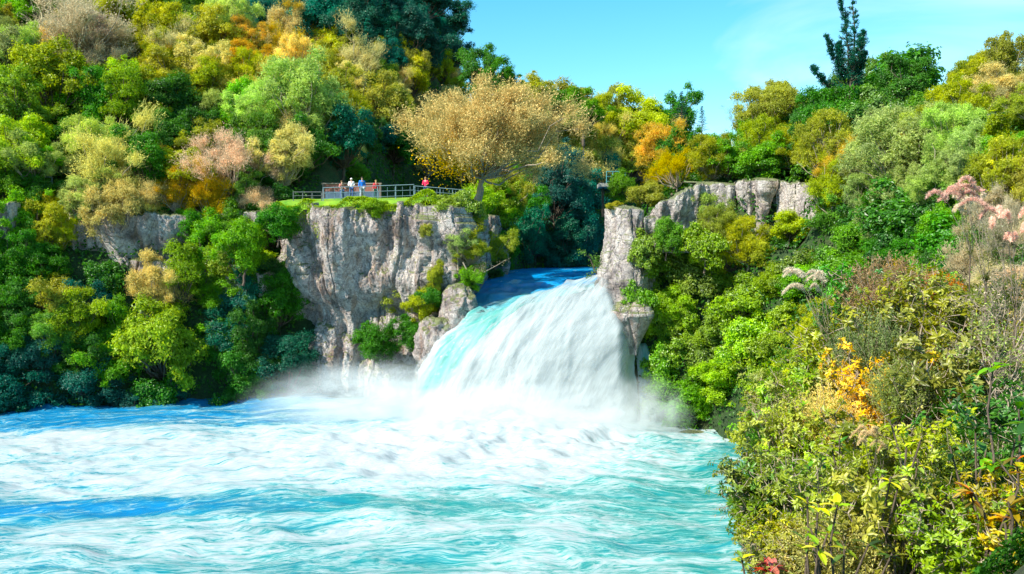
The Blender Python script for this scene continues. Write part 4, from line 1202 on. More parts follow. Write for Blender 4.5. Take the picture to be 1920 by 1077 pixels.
# ------------------------------------------------------------------ special trees
def great_tree():
    """broad golden brown tree over the lookout"""
    r = np.random.default_rng(501)
    base = at(893, 362, 77.0); base[2] = lawn_z(base[0], base[1]) if base[0] < -2.6 else hgt(base[0], base[1])
    base = np.array([base[0], base[1], max(base[2], 16.8)])
    root = thing("golden_tree", "great golden brown spreading tree with pale forked trunk beside the lookout lawn", "tree", base)
    W, Hh = 362 * 77 / F, 205 * 77 / F
    cc = np.array([1.3, 0, (362 - 246) * 77 / F + 0.4])
    C, R = crown_lobes(r, 130, W, Hh * 1.05, 0.65, 1.2)
    C = C + cc
    nt_ = 34000
    k = r.integers(0, len(C), nt_); d = unit(sph(nt_, r) + 1.2 * unit(C[k] - np.array([0.5, 0, 0.5])) + np.array([0, 0, .2]))
    P = C[k] + sph(nt_, r) * (R[k] * r.uniform(0, 1.1, nt_))[:, None]
    L = r.uniform(.5, 1.5, nt_)
    V, Fc, t = leaves(P + d * L[:, None] * .5, sph(nt_, r), d, L, 0.035, r.uniform(0, .7, nt_), .1, 0)
    nl = 46000; s = r.integers(0, nt_, nl)
    Pl = P[s] + d[s] * (L[s] * r.uniform(0.1, 1.1, nl))[:, None] + r.normal(size=(nl, 3)) * 0.08
    V2, F2, t2 = leaves(Pl, sph(nl, r) + np.array([0, 0, .5]), sph(nl, r), 0.17 * r.uniform(.6, 1.4, nl), 0.11, r.uniform(.2, 1, nl))
    me = raw_mesh("crown", np.concatenate([V, V2]), np.concatenate([Fc, F2 + len(V)]), 3, [M_DRY], attrs={"tint": ('FACE', np.concatenate([t, t2]))})
    c = link("crown", me, root); c.color = (0.76, 0.60, 0.20, 1)
    # clump of brighter orange leaves
    n3 = 2200; P3 = np.array([-1.6, -1.5, 3.4]) + r.normal(size=(n3, 3)) * np.array([1.4, 1.0, .8])
    V3, F3, t3 = leaves(P3, sph(n3, r) + np.array([0, 0, .5]), sph(n3, r), 0.19, 0.12, r.uniform(0, 1, n3))
    o3 = link("orange_foliage", raw_mesh("orange_foliage", V3, F3, 3, [M_DRY], attrs={"tint": ('FACE', t3)}), root); o3.color = (0.64, 0.46, 0.07, 1)
    # trunks
    f1 = np.array([0.5, 0, 1.9]); paths = [(wiggle((0, 0, -.4), f1, r, 6, .03), np.linspace(.30, .19, 6)), (wiggle((0.25, .1, -.4), (1.0, .2, 2.6), r, 6, .03), np.linspace(.2, .12, 6))]
    for i, c_ in enumerate(C[::2]):
        st = f1 if i % 3 else np.array([1.0, .2, 2.6])
        mid = st + (c_ - st) * .5 + np.array([0, 0, -.25])
        paths.append((np.concatenate([wiggle(st, mid, r, 4, .06)[:-1], wiggle(mid, c_, r, 4, .08)]), np.linspace(.11, .022, 7)))
    Vt, Ft = tubes(paths, 6)
    link("trunk", raw_mesh("trunk", Vt, Ft, 4, [M_PALEBARK], True), root)
great_tree()

def ragged_pine():
    """tall many-stemmed pine on the right skyline"""
    r = np.random.default_rng(611)
    Yd = 62.0
    b = at(1592, 190, Yd); b[2] = hgt(b[0], b[1])
    root = thing("pine_tree", "tall ragged pine with several leaders on the right skyline", "tree", b)
    stems = [[(1592, 190), (1600, 120), (1603, 60), (1597, -12)], [(1590, 160), (1590, 90), (1585, 40), (1575, 0)], [(1588, 165), (1575, 130), (1560, 100), (1549, 68)],
             [(1585, 175), (1555, 165), (1538, 148), (1523, 125)], [(1600, 130), (1614, 90), (1618, 60)], [(1595, 150), (1572, 105), (1573, 80)], [(1600, 170), (1612, 130), (1622, 100)]]
    tp, br, P, N, T, tt = [], [], [], [], [], []
    for i, st in enumerate(stems):
        pts = np.array([at(x, y, Yd + (0 if i == 0 else r.uniform(-1, 1))) for x, y in st]) - b
        tq = np.linspace(0, len(pts) - 1, 24)
        pts = np.stack([np.interp(tq, np.arange(len(pts)), pts[:, j]) for j in range(3)], 1)
        if i == 0: pts[0] = (0, 0, -.5)
        tp.append((pts, np.linspace(.11 if i == 0 else .06, .02, 24)))
        for j in range(2, 24):
            f = j / 23
            for q in range(4):
                a = r.uniform(0, 6.28); L = (0.62 * (1 - f) + 0.13) * r.uniform(.5, 1.2) * (1.25 if i == 0 else 1)
                d = np.array([math.cos(a), math.sin(a), .45])
                e = pts[j] + d * L
                br.append((wiggle(pts[j], e, r, 3, .05), np.linspace(.025, .01, 3)))
                n = 15; tpar = r.uniform(.35, 1.05, n)
                P.append(pts[j] + d * L * tpar[:, None] + r.normal(size=(n, 3)) * .06); N.append(sph(n, r)); T.append(unit(d) + .7 * sph(n, r) + np.array([0, 0, .5])); tt.append(r.uniform(0, 1, n))
    P, N, T, tt = map(np.concatenate, (P, N, T, tt))
    V, Fc, tf = leaves(P, N, T, .26, .05, tt)
    c = link("crown", raw_mesh("crown", V, Fc, 3, [M_LEAF], attrs={"tint": ('FACE', tf)}), root); c.color = (0.02, 0.12, 0.075, 1)
    Vt, Ft = tubes(tp + br, 5)
    link("trunk", raw_mesh("trunk", Vt, Ft, 4, [M_BARK], True), root)
ragged_pine()

def small_sapling(name, label, pxs, Yd, nleaf, col, rad=.05, leaf=.16, seed=1, side=9, spread=.9, mat=None, cat="tree", bark=None):
    """few-branched plant whose stem follows the given points"""
    r = np.random.default_rng(seed)
    b = at(*pxs[0], Yd); root = thing(name, label, cat, b)
    pts = np.array([at(x, y, Yd) for x, y in pxs]) - b
    tq = np.linspace(0, len(pts) - 1, 12); pts = np.stack([np.interp(tq, np.arange(len(pts)), pts[:, j]) for j in range(3)], 1)
    paths = [(pts, np.linspace(rad, rad * .35, 12))]; P = []
    for i in range(side):
        j = int(r.integers(5, 12)); d = unit(r.normal(size=3) + np.array([0, 0, .5])) * spread * r.uniform(.5, 1.1)
        q = wiggle(pts[j], pts[j] + d, r, 4, .08); paths.append((q, np.linspace(rad * .35, rad * .12, 4))); P.append(q[2:]); 
    P = np.concatenate(P); s = r.integers(0, len(P), nleaf)
    Pl = P[s] + r.normal(size=(nleaf, 3)) * spread * .16
    V, Fc, tf = leaves(Pl, sph(nleaf, r) + np.array([0, 0, .8]), sph(nleaf, r), leaf, leaf * .6, r.uniform(0, 1, nleaf))
    c = link("foliage", raw_mesh("foliage", V, Fc, 3, [mat or M_LEAF], attrs={"tint": ('FACE', tf)}), root); c.color = (*col, 1)
    Vt, Ft = tubes(paths, 5); link("stem", raw_mesh("stem", Vt, Ft, 4, [bark or M_BARK], True), root)
small_sapling("sapling", "thin leaning sapling over the lip of the falls beside the pillar", [(1137, 538), (1122, 520), (1112, 500), (1104, 478)], 62.0, 420, (0.12, 0.30, 0.03), .06, .15, 1)
small_sapling("branch_shrub", "pale crooked branch reaching over the river from the cliff's right end", [(868, 492), (880, 515), (905, 512), (928, 500)], 69.0, 260, (0.25, 0.22, 0.12), .07, .14, 4, 12, 1.0, bark=M_PALEBARK, cat="shrub")

# ------------------------------------------------------------------ undergrowth on the banks (nobody could count it)
def undergrowth():
    r = np.random.default_rng(77)
    n = 600000
    y = np.exp(r.uniform(math.log(7), math.log(180), n)); x = r.uniform(-.66, .66, n) * y
    d, left, ins = river(x, y)
    vis = (~ins) & (d > 0.2) & (d < 60) & ~((x > -19) & (x < -2.8) & (y > 70) & (y < 88)) & ~((x < 1.5) & (y < 14))
    x, y, d = x[vis][:230000], y[vis][:230000], d[vis][:230000]
    n = len(x); z = hgt(x, y); e = 0.4
    gx = (hgt(x + e, y) - hgt(x - e, y)) / (2 * e); gy = (hgt(x, y + e) - hgt(x, y - e)) / (2 * e)
    Ng = unit(np.stack([-gx, -gy, np.ones(n)], 1))
    lump = 0.5 + 0.5 * fbm(x * .7, y * .7, z * .7, 3, 88)
    off = 0.1 + 1.2 * lump * r.uniform(.4, 1, n) * np.clip(y / 40, .3, 1)
    P = np.stack([x, y, z], 1) + Ng * off[:, None]
    sz = np.clip(0.0042 * y, .05, .5)
    V, Fc, tf = leaves(P, Ng + .7 * sph(n, r) + np.array([0, 0, .3]), sph(n, r), sz * r.uniform(.7, 1.5, n), sz * .65, np.clip(r.uniform(0, 1, n) * .6 + lump * .4, 0, 1))
    o = link("undergrowth", raw_mesh("undergrowth", V, Fc, 3, [M_LEAF], attrs={"tint": ('FACE', tf)}))
    o.color = (0.05, 0.16, 0.02, 1)
    tag(o, kind="stuff")
undergrowth()

def cliff_growth():
    """grass and moss hanging from the lip of the lawn and in cracks of the cliff"""
    r = np.random.default_rng(78)
    n = 20000
    i = r.integers(0, 89, n); jj = r.uniform(0, 1, n) ** 2 * 5
    x = Xl[i, 0] + r.uniform(0, .2, n); e = Yl[i, 0]
    y = e + jj - .25; z = np.array([Zl[a, 0] for a in i]) + .85 + 0.1 * ss(0, 3, jj)
    hang = r.uniform(0, 1, n) ** 3 * (0.5 + 2.2 * np.clip(noise(x * .7, 0, 0, 5) + .4, 0, 1))
    z = z - np.where(jj < .8, hang, 0); y = np.where(jj < .8, e - .3 - .35 * r.uniform(0, 1, n), y)
    P = np.stack([x, y, z], 1)
    T = np.stack([r.normal(size=n) * .4, -.5 - r.uniform(0, .4, n), np.where(jj < .8, -.6, .9)], 1)
    V, Fc, tf = leaves(P, sph(n, r) + np.array([0, -.6, .6]), T, .22 * r.uniform(.6, 1.4, n), .06, r.uniform(.2, 1, n))
    o = link("cliff_top_grass", raw_mesh("cliff_top_grass", V, Fc, 3, [M_LEAF], attrs={"tint": ('FACE', tf)}))
    o.color = (0.28, 0.42, 0.012, 1)
    tag(o, kind="stuff")
cliff_growth()

# ------------------------------------------------------------------ lookout: railings and visitors
M_RAIL = plain("painted_rail", (0.15, 0.24, 0.30), .5)
M_RAILD = plain("dark_rail", (0.08, 0.10, 0.11), .5)
def railing(name, label, p0, p1, h, npost, mat, nrail=2, baluster=0, ext=None):
    p0, p1 = np.array(p0, float), np.array(p1, float); L = np.linalg.norm((p1 - p0)[:2]); a = math.atan2(p1[1] - p0[1], p1[0] - p0[0])
    root = thing(name, label, "railing", p0, a, "railings of the lookout paths")
    sl = (p1[2] - p0[2]) / L
    pm = raw_mesh("post", *boxes([((0, 0, h / 2 - .1), (.065, .065, h + .25), 0)]), 4, [mat])
    for i in range(npost):
        x = L * i / (npost - 1); link("post", pm, root, loc=(x, 0, sl * x))
    for k in range(nrail):
        z = h - k * h * .42
        V, Fq = tubes([(np.array([[0, -.05, z], [L * .5, -.05, z + sl * L * .5], [L, -.05, z + sl * L]]), .032 if k == 0 else .02)], 6)
        link("rail", raw_mesh("rail", V, Fq, 4, [mat], True), root)
    if baluster:
        bm_ = raw_mesh("baluster", *boxes([((0, 0, h * .45), (.025, .025, h * .85), 0)]), 4, [mat])
        for i in range(baluster):
            x = L * (i + .5) / baluster; link("baluster", bm_, root, loc=(x, 0, sl * x))
def gp(px, py, Y):
    p = at(px, py, Y); p[2] = lawn_z(p[0], p[1]) if p[0] < -2.7 else hgt(p[0], p[1]); return p
railing("lookout_railing", "long pale two rail railing in front of the visitors", gp(606, 366, 74.0), gp(776, 366, 74.0), 1.12, 6, M_RAIL, 3, 12)
railing("lookout_railing", "lower railing at the right end of the lawn past the red jacket visitor", gp(778, 366, 74.2), gp(872, 366, 74.2), .95, 5, M_RAIL, 2, 8)
railing("lookout_railing", "dim low railing at the shaded left end of the lawn", gp(550, 366, 74.6), gp(603, 366, 74.2), .75, 4, M_RAILD, 2, 0)
bz = at(1137, 344, 84.0); bz2 = at(1172, 344, 84.0)
railing("path_railing", "small turquoise rail on the far side of the gorge", bz, bz2, 1.15, 4, plain("teal_rail", (0.10, 0.36, 0.40), .5), 3, 0)
b1 = at(38, 352, 74.0); b2 = at(98, 352, 74.0)
railing("path_railing", "dark rail half hidden in trees at the far left", b1, b2, .9, 4, M_RAILD, 2, 0)
# the ledge that carries the far side rail
V, Fq = boxes([((0, 0, 0), (3.2, 2.4, .35), 0)])
lg = link("viewing_platform", raw_mesh("viewing_platform", V, Fq, 4, [plain("platform_concrete", (.30, .30, .28), .9)]), loc=((bz + bz2) / 2 + np.array([0, 1.1, -.15])))
tag(lg, "small concrete platform carrying the turquoise rail across the gorge", "platform")
V, Fq = boxes([((0, 0, -1.6), (.22, .22, 2.9), 0), ((2.2, 0, -1.6), (.22, .22, 2.9), 0)])
link("support_post", raw_mesh("support_post", V, Fq, 4, [M_BARK]), lg, loc=(-1.1, .4, 0))

wp = gp(660, 362, 80.5)
wall_ = thing("low_wall", "long low wall, dusty red above and blue grey below, behind the visitors", "wall", wp)
for nm_, z_, hh_, cc_ in (("base", .45, .9, (.07, .12, .20)), ("upper_panel", 1.25, .70, (.27, .10, .085)), ("coping", 1.65, .10, (.26, .20, .18))):  # wall colours darkened to stand in for tree shade
    link(nm_, raw_mesh(nm_, *boxes([((0, 0, z_), (5.4 if nm_ != "coping" else 5.6, .3 if nm_ != "coping" else .42, hh_), 0)]), 4, [plain(nm_, cc_, .85, 0, .3)]), wall_)
pm_ = raw_mesh("pillar", *boxes([((0, 0, .84), (.2, .36, 1.68), 0)]), 4, [plain("wall_pillar", (.15, .11, .10), .9)])
for i_ in range(4): link("pillar", pm_, wall_, loc=(-2.65 + i_ * 1.77, -.02, 0))

M_SKIN = plain("skin", (0.55, 0.33, 0.24), .55)
MATC = {}
def cloth(c):
    if c not in MATC: MATC[c] = plain("cloth", c, .85)
    return MATC[c]

def skin_mesh(name, verts, edges, radii, mat, sub=1, root=0):
    me = bpy.data.meshes.new(name); me.from_pydata([tuple(v) for v in verts], edges, [])
    o = bpy.data.objects.new(name, me); COL.objects.link(o)
    sm = o.modifiers.new("skin", 'SKIN')
    for i, rr in enumerate(radii):
        sv = me.skin_vertices[0].data[i]; sv.radius = (rr, rr) if not isinstance(rr, tuple) else rr; sv.use_root = (i == root)
    sb = o.modifiers.new("sub", 'SUBSURF'); sb.levels = sub; sb.render_levels = sub
    dg = bpy.context.evaluated_depsgraph_get(); ev = o.evaluated_get(dg)
    m2 = bpy.data.meshes.new_from_object(ev)
    bpy.data.objects.remove(o); bpy.data.meshes.remove(me)
    m2.materials.clear(); m2.materials.append(mat); m2.name = name
    m2.polygons.foreach_set("use_smooth", np.ones(len(m2.polygons), dtype=bool))
    return m2

def person_meshes(arm):
    """arm: 'down' or 'rail' (forearms forward on the rail). Faces -Y. 1.72 m"""
    hx = .10
    V = [(0, 0, .96), (0, .01, 1.14), (0, .0, 1.36), (0, -.005, 1.50), (0, -.02, 1.60), (0, -.02, 1.70)]
    E = [(0, 1), (1, 2), (2, 3), (3, 4), (4, 5)]; R = [(.13, .10), (.125, .09), (.15, .10), .055, .095, .075]
    for s in (-1, 1):
        b = len(V)
        V += [(s * hx, 0, .90), (s * .115, -.01, .50), (s * .12, .03, .09), (s * .13, -.13, .04)]; E += [(0, b), (b, b + 1), (b + 1, b + 2), (b + 2, b + 3)]; R += [.095, .062, .042, .035]
        a = len(V)
        if arm == 'down': pts = [(s * .19, 0, 1.42), (s * .25, .02, 1.14), (s * .26, -.06, .90), (s * .26, -.08, .83)]
        else: pts = [(s * .19, 0, 1.42), (s * .25, .0, 1.16), (s * .20, -.26, 1.08), (s * .19, -.33, 1.07)]
        V += pts; E += [(2, a), (a, a + 1), (a + 1, a + 2), (a + 2, a + 3)]; R += [.062, .048, .034, .034]
        d = np.array(pts[3]) - np.array(pts[2]); d = d / np.linalg.norm(d)
        for k in range(5):
            f = len(V); o_ = np.array([(k - 2) * .014, 0, 0])
            p1 = np.array(pts[3]) + d * .035 + o_; p2 = p1 + d * (.035 if k else .02) + np.array([0, -.008, -.012]) + o_ * .3
            V += [tuple(p1), tuple(p2)]; E += [(a + 3, f), (f, f + 1)]; R += [.009, .007]
    body = skin_mesh("body", V, E, R, M_SKIN, 1)
    nose = None
    # jacket
    V = [(0, 0, .88), (0, .01, 1.12), (0, 0, 1.37), (0, -.0, 1.49)]; E = [(0, 1), (1, 2), (2, 3)]; R = [(.175, .135), (.165, .125), (.175, .125), .075]
    for s in (-1, 1):
        a = len(V)
        if arm == 'down': pts = [(s * .20, 0, 1.42), (s * .265, .02, 1.14), (s * .27, -.05, .93)]
        else: pts = [(s * .20, 0, 1.42), (s * .26, .0, 1.16), (s * .21, -.21, 1.09)]
        V += pts; E += [(2, a), (a, a + 1), (a + 1, a + 2)]; R += [.082, .066, .054]
    jk = lambda m: skin_mesh("jacket", V, E, R, m, 1)
    V2 = [(0, 0, .95)]; E2 = []; R2 = [(.155, .12)]
    for s in (-1, 1):
        b = len(V2); V2 += [(s * hx, 0, .88), (s * .115, -.01, .50), (s * .12, .03, .12)]; E2 += [(0, b), (b, b + 1), (b + 1, b + 2)]; R2 += [.11, .082, .07]
    tr = lambda m: skin_mesh("trousers", V2, E2, R2, m, 1)
    return body, jk, tr
BODY = {a: person_meshes(a) for a in ('down', 'rail')}
JK, TR = {}, {}
hv, hf = ico(14, 9)
def cap_mesh(name, z, s, mat, cut=-0.1, back=0.0):
    V = hv.copy(); V[:, 2] = np.maximum(V[:, 2], cut - .5 * np.clip(V[:, 1], 0, 1)); V = V * np.array(s) + np.array([0, back, z])
    return raw_mesh(name, V, hf, 3, [mat], True)
sv_, sf_ = boxes([((0, -.05, .03), (.09, .26, .07), 0)])
def person(px, Yd, label, jc, tc, hc, arm='down', rz=0.0, sc=1.0, pyf=366):
    p = gp(px, pyf, Yd)
    root = thing("person", label, "person", p, rz, "visitors at the lookout"); root.scale = (sc, sc, sc)
    body, jk, tr = BODY[arm]
    link("body", body, root)
    if (arm, jc) not in JK: JK[(arm, jc)] = jk(cloth(jc))
    if tc not in TR: TR[tc] = tr(cloth(tc))
    link("jacket", JK[(arm, jc)], root); link("trousers", TR[tc], root)
    link("hair", cap_mesh("hair", 1.665, (.108, .12, .125), cloth(hc), -.05, .012), root)
    for s in (-1, 1):
        link("shoe", raw_mesh("shoe", sv_, sf_, 4, [cloth((.03, .03, .035))]), root, loc=(s * .12, 0, 0))
        link("eye", raw_mesh("eye", hv * .012, hf, 3, [cloth((.02, .02, .02))], True), root, loc=(s * .035, -.118, 1.635))
    link("nose", raw_mesh("nose", hv * np.array([.014, .022, .022]), hf, 3, [M_SKIN], True), root, loc=(0, -.122, 1.605))
    return root
person(679, 74.7, "visitor in bright blue jacket and pale grey trousers by the railing", (0.01, 0.22, 0.85), (.45, .50, .60), (.04, .03, .02), 'down', .5, 1.05)
person(798, 74.9, "visitor in crimson jacket leaning on the lower railing, dark blue trousers", (0.75, 0.02, 0.10), (.01, .06, .20), (.30, .17, .06), 'rail', -.2, 1.0)
person(659, 75.6, "visitor in white top with pale hat left of the blue jacket", (0.75, 0.72, 0.75), (.05, .10, .30), (.8, .8, .82), 'rail', .1, 1.0)
crowd = [(641, "in salmon pink coat at the left end of the group", (.55, .20, .17), (.08, .12, .30), 78.6),
         (705, "in scarlet jacket right of the blue jacket", (.60, .03, .05), (.02, .10, .10), 78.2)]
for i, (px, lab, jc, tc, yy) in enumerate(crowd):
    person(px, yy, "visitor " + lab, jc, tc, random.choice([(.03, .02, .015), (.12, .07, .03), (.3, .2, .08)]), 'down' if i % 2 else 'rail', rng.uniform(-.8, .8), rng.uniform(.93, 1.05))


# ------------------------------------------------------------------ foreground shrubs on the near bank
def rosette_shrub(seed, nst=26, w=1.0, h=1.0, leaf=0.055, per=9, ros=240):
    r = np.random.default_rng(seed)
    paths, tips, dirs = [], [], []
    for i in range(nst):
        a = r.uniform(0, 6.28); q = r.uniform(0, 1) ** .6
        tip = np.array([math.cos(a) * q * w / 2, math.sin(a) * q * w / 2, h * (0.5 * r.uniform(.2, 1.0) * (1 - .45 * q * q))])
        b0 = np.array([r.normal() * .05, r.normal() * .05, -h * .5])
        p = wiggle(b0, tip, r, 8, .035); p[:, 2] += np.sin(np.linspace(0, np.pi, 8)) * .06
        paths.append((p, np.linspace(.010, .0035, 8)))
        for k in range(int(ros / nst)):
            j = int(r.integers(2, 8)); e = p[j] + unit(r.normal(size=3) + np.array([math.cos(a) * .6, math.sin(a) * .6, .8])) * r.uniform(.03, .17)
            paths.append((wiggle(p[j], e, r, 3, .08), np.linspace(.0035, .0018, 3)))
            tips.append(e); dirs.append(unit(e - p[j]))
    tips, dirs = np.array(tips), np.array(dirs); n = len(tips)
    C = np.repeat(tips, per, 0); D = np.repeat(dirs, per, 0)
    lt = np.repeat(r.uniform(0, 1, n), per)
    C = C - D * (r.uniform(0, .05, n * per))[:, None]
    out = unit(np.cross(D, sph(n * per, r)))
    T = out + D * r.uniform(.1, .8, n * per)[:, None]
    V, Fc, tf = big_leaf(C, D - .3 * out + .25 * sph(n * per, r), T, leaf * r.uniform(.6, 1.2, n * per), leaf * .42, np.clip(.55 * lt + .45 * r.uniform(0, 1, n * per), 0, 1))
    Vt, Ft = tubes(paths, 4)
    return raw_mesh("foliage", V, Fc, 3, [M_GLOSSY], False, attrs={"tint": ('FACE', tf)}), raw_mesh("stem", Vt, Ft, 4, [M_PALEBARK], True)
for s in range(5):
    cme, tme = rosette_shrub(700 + s, 24, 1, [1.0, 1.15, .9, 1.05, .95][s], [.050, .044, .060, .046, .054][s], 10, [680, 760, 500, 720, 600][s])
    add_proto('rosette', cme, tme, 0.5)
def bristle_shrub(seed):
    """dense fine leaved shrub with many upright twigs"""
    r = np.random.default_rng(seed); n = 520
    a = r.uniform(0, 6.28, n); q = r.uniform(0, 1, n) ** .6
    tip = np.stack([np.cos(a) * q * .5, np.sin(a) * q * .5, (0.5 - .3 * q * q) * r.uniform(-.2, 1, n)], 1)
    paths = [(wiggle((r.normal() * .04, r.normal() * .04, -.5), t, r, 6, .05), np.linspace(.006, .0015, 6)) for t in tip[:140]]
    m = 16000; k = r.integers(0, n, m); t = r.uniform(.0, .32, m)
    d = unit(tip + np.array([0, 0, .5]))
    P = tip[k] - d[k] * t[:, None] + r.normal(size=(m, 3)) * .016
    V, Fc, tf = leaves(P, sph(m, r) + np.array([0, 0, .4]), d[k] * .8 + .7 * sph(m, r), .030 * r.uniform(.6, 1.3, m), .010, np.clip(.6 * r.uniform(0, 1, m) + .4 * r.uniform(0, 1, n)[k], 0, 1))
    Vt, Ft = tubes(paths, 4)
    return raw_mesh("foliage", V, Fc, 3, [M_LEAF], False, attrs={"tint": ('FACE', tf)}), raw_mesh("stem", Vt, Ft, 4, [M_PALEBARK], True)
for s in range(3):
    cme, tme = bristle_shrub(720 + s); add_proto('bristle', cme, tme, 0.5)
def twig_tangle(seed):
    r = np.random.default_rng(seed); paths = []
    def grow(p, d, L, rad, lvl):
        e = p + d * L; q = wiggle(p, e, r, 4, .06); paths.append((q, np.linspace(rad, rad * .5, 4)))
        if lvl < 4:
            for _ in range(3 if lvl < 3 else 4):
                st = q[int(r.integers(1, 4))]
                grow(st, unit(d + r.normal(size=3) * .55), L * r.uniform(.5, .8), rad * .55, lvl + 1)
    for _ in range(7): grow(np.array([0, 0, -.5]), unit(np.array([r.normal() * .5, r.normal() * .5, 1.])), .36, .009, 0)
    Vt, Ft = tubes(paths, 4)
    n = 900; allp = np.concatenate([p for p, _ in paths]); s_ = r.integers(0, len(allp), n)
    V, Fc, tf = leaves(allp[s_] + r.normal(size=(n, 3)) * .012, sph(n, r), sph(n, r), .022, .012, r.uniform(0, 1, n))
    return raw_mesh("foliage", V, Fc, 3, [M_DRY], False, attrs={"tint": ('FACE', tf)}), raw_mesh("stem", Vt, Ft, 4, [M_PALEBARK], True)
for s in range(3):
    cme, tme = twig_tangle(740 + s); add_proto('tangle', cme, tme, 0.5)
def plume_tuft(seed, nb=90, npl=9):
    """toetoe like tussock: arching blades and feathery plumes"""
    r = np.random.default_rng(seed); P, N, T, L, W, tt = [], [], [], [], [], []; paths = []
    for i in range(nb):
        a = r.uniform(0, 6.28); R_ = r.uniform(.2, .5); hh = r.uniform(.25, .75)
        t = np.linspace(0, 1, 7); q = np.stack([np.cos(a) * R_ * t ** 1.3, np.sin(a) * R_ * t ** 1.3, -.5 + hh * np.sin(t * 2.2) * .9], 1)
        for j in range(6):
            P.append((q[j] + q[j + 1]) / 2); T.append(q[j + 1] - q[j]); L.append(np.linalg.norm(q[j + 1] - q[j]) * 1.1); W.append(.010 * (1 - j / 7)); N.append(r.normal(size=3) * .2 + np.array([0, 0, 1])); tt.append(r.uniform(0, .5))
    m = len(P)
    P, N, T, L, W, tt = map(np.array, (P, N, T, L, W, tt))
    V, Fc, tf = leaves(P, N, T, L, W, tt, .1, 0)
    gr_ = raw_mesh("blades", V, Fc, 3, [M_LEAF], False, attrs={"tint": ('FACE', tf)})
    HP, HT = [], []
    for i in range(npl):
        a = -2.6 + r.uniform(-.9, .9); tip = np.array([math.cos(a) * .30 + r.normal() * .12, math.sin(a) * .2 + r.normal() * .1, r.uniform(.2, .5)])
        p = wiggle((0, 0, -.5), tip, r, 6, .03); paths.append((p, np.linspace(.004, .002, 6)))
        droop = np.array([-.16, 0, -.05]) + r.normal(size=3) * .03
        for j in range(420):
            t = r.uniform(0, 1); q = tip + droop * t * 1.3 + np.array([0, 0, .10 * math.sin(t * 2.6)])
            HP.append(q + r.normal(size=3) * .012 * (1 - .6 * t)); HT.append(droop * 3 + r.normal(size=3) * .35 + np.array([0, 0, -.2]))
    HP, HT = np.array(HP), np.array(HT); n = len(HP)
    V, Fc, tf = leaves(HP, sph(n, r), HT, .055 * r.uniform(.5, 1.3, n), .0035, r.uniform(.2, 1, n), .1, .1)
    Vt, Ft = tubes(paths, 4)
    return raw_mesh("plume", V, Fc, 3, [M_DRY], False, attrs={"tint": ('FACE', tf)}), raw_mesh("stem", Vt, Ft, 4, [M_PALEBARK], True), gr_
PLUMES = [plume_tuft(760 + s) for s in range(3)]
def plume(px, py, wpx, Y, label, col, v=0, rz=0.0):
    P_ = at(px, py, Y); s = wpx * Y / F; cme, tme, gme = PLUMES[v]
    g = float(hgt(P_[0], P_[1])); root = thing("plume_grass", label, "grass tussock", (P_[0], P_[1], P_[2] - s * .35), rz); root.scale = (s, s, s)
    c = link("plume", cme, root, loc=(0, 0, .5)); c.color = (*col, 1)
    b = link("blades", gme, root, loc=(0, 0, .5)); b.color = (.28, .34, .06, 1)
    link("stem", tme, root, loc=(0, 0, .5))
    if P_[2] - s * .35 - g > .2:
        lw_ = link("lower_stem", POLE, root, loc=(0, 0, -(P_[2] - s * .35 - g + .2) / s)); lw_.scale = (1, 1, (P_[2] - s * .35 - g + .2) / s + .1)
ONAME.update(rosette='rosette_shrub', bristle='fine_leaved_shrub', tangle='twiggy_shrub')
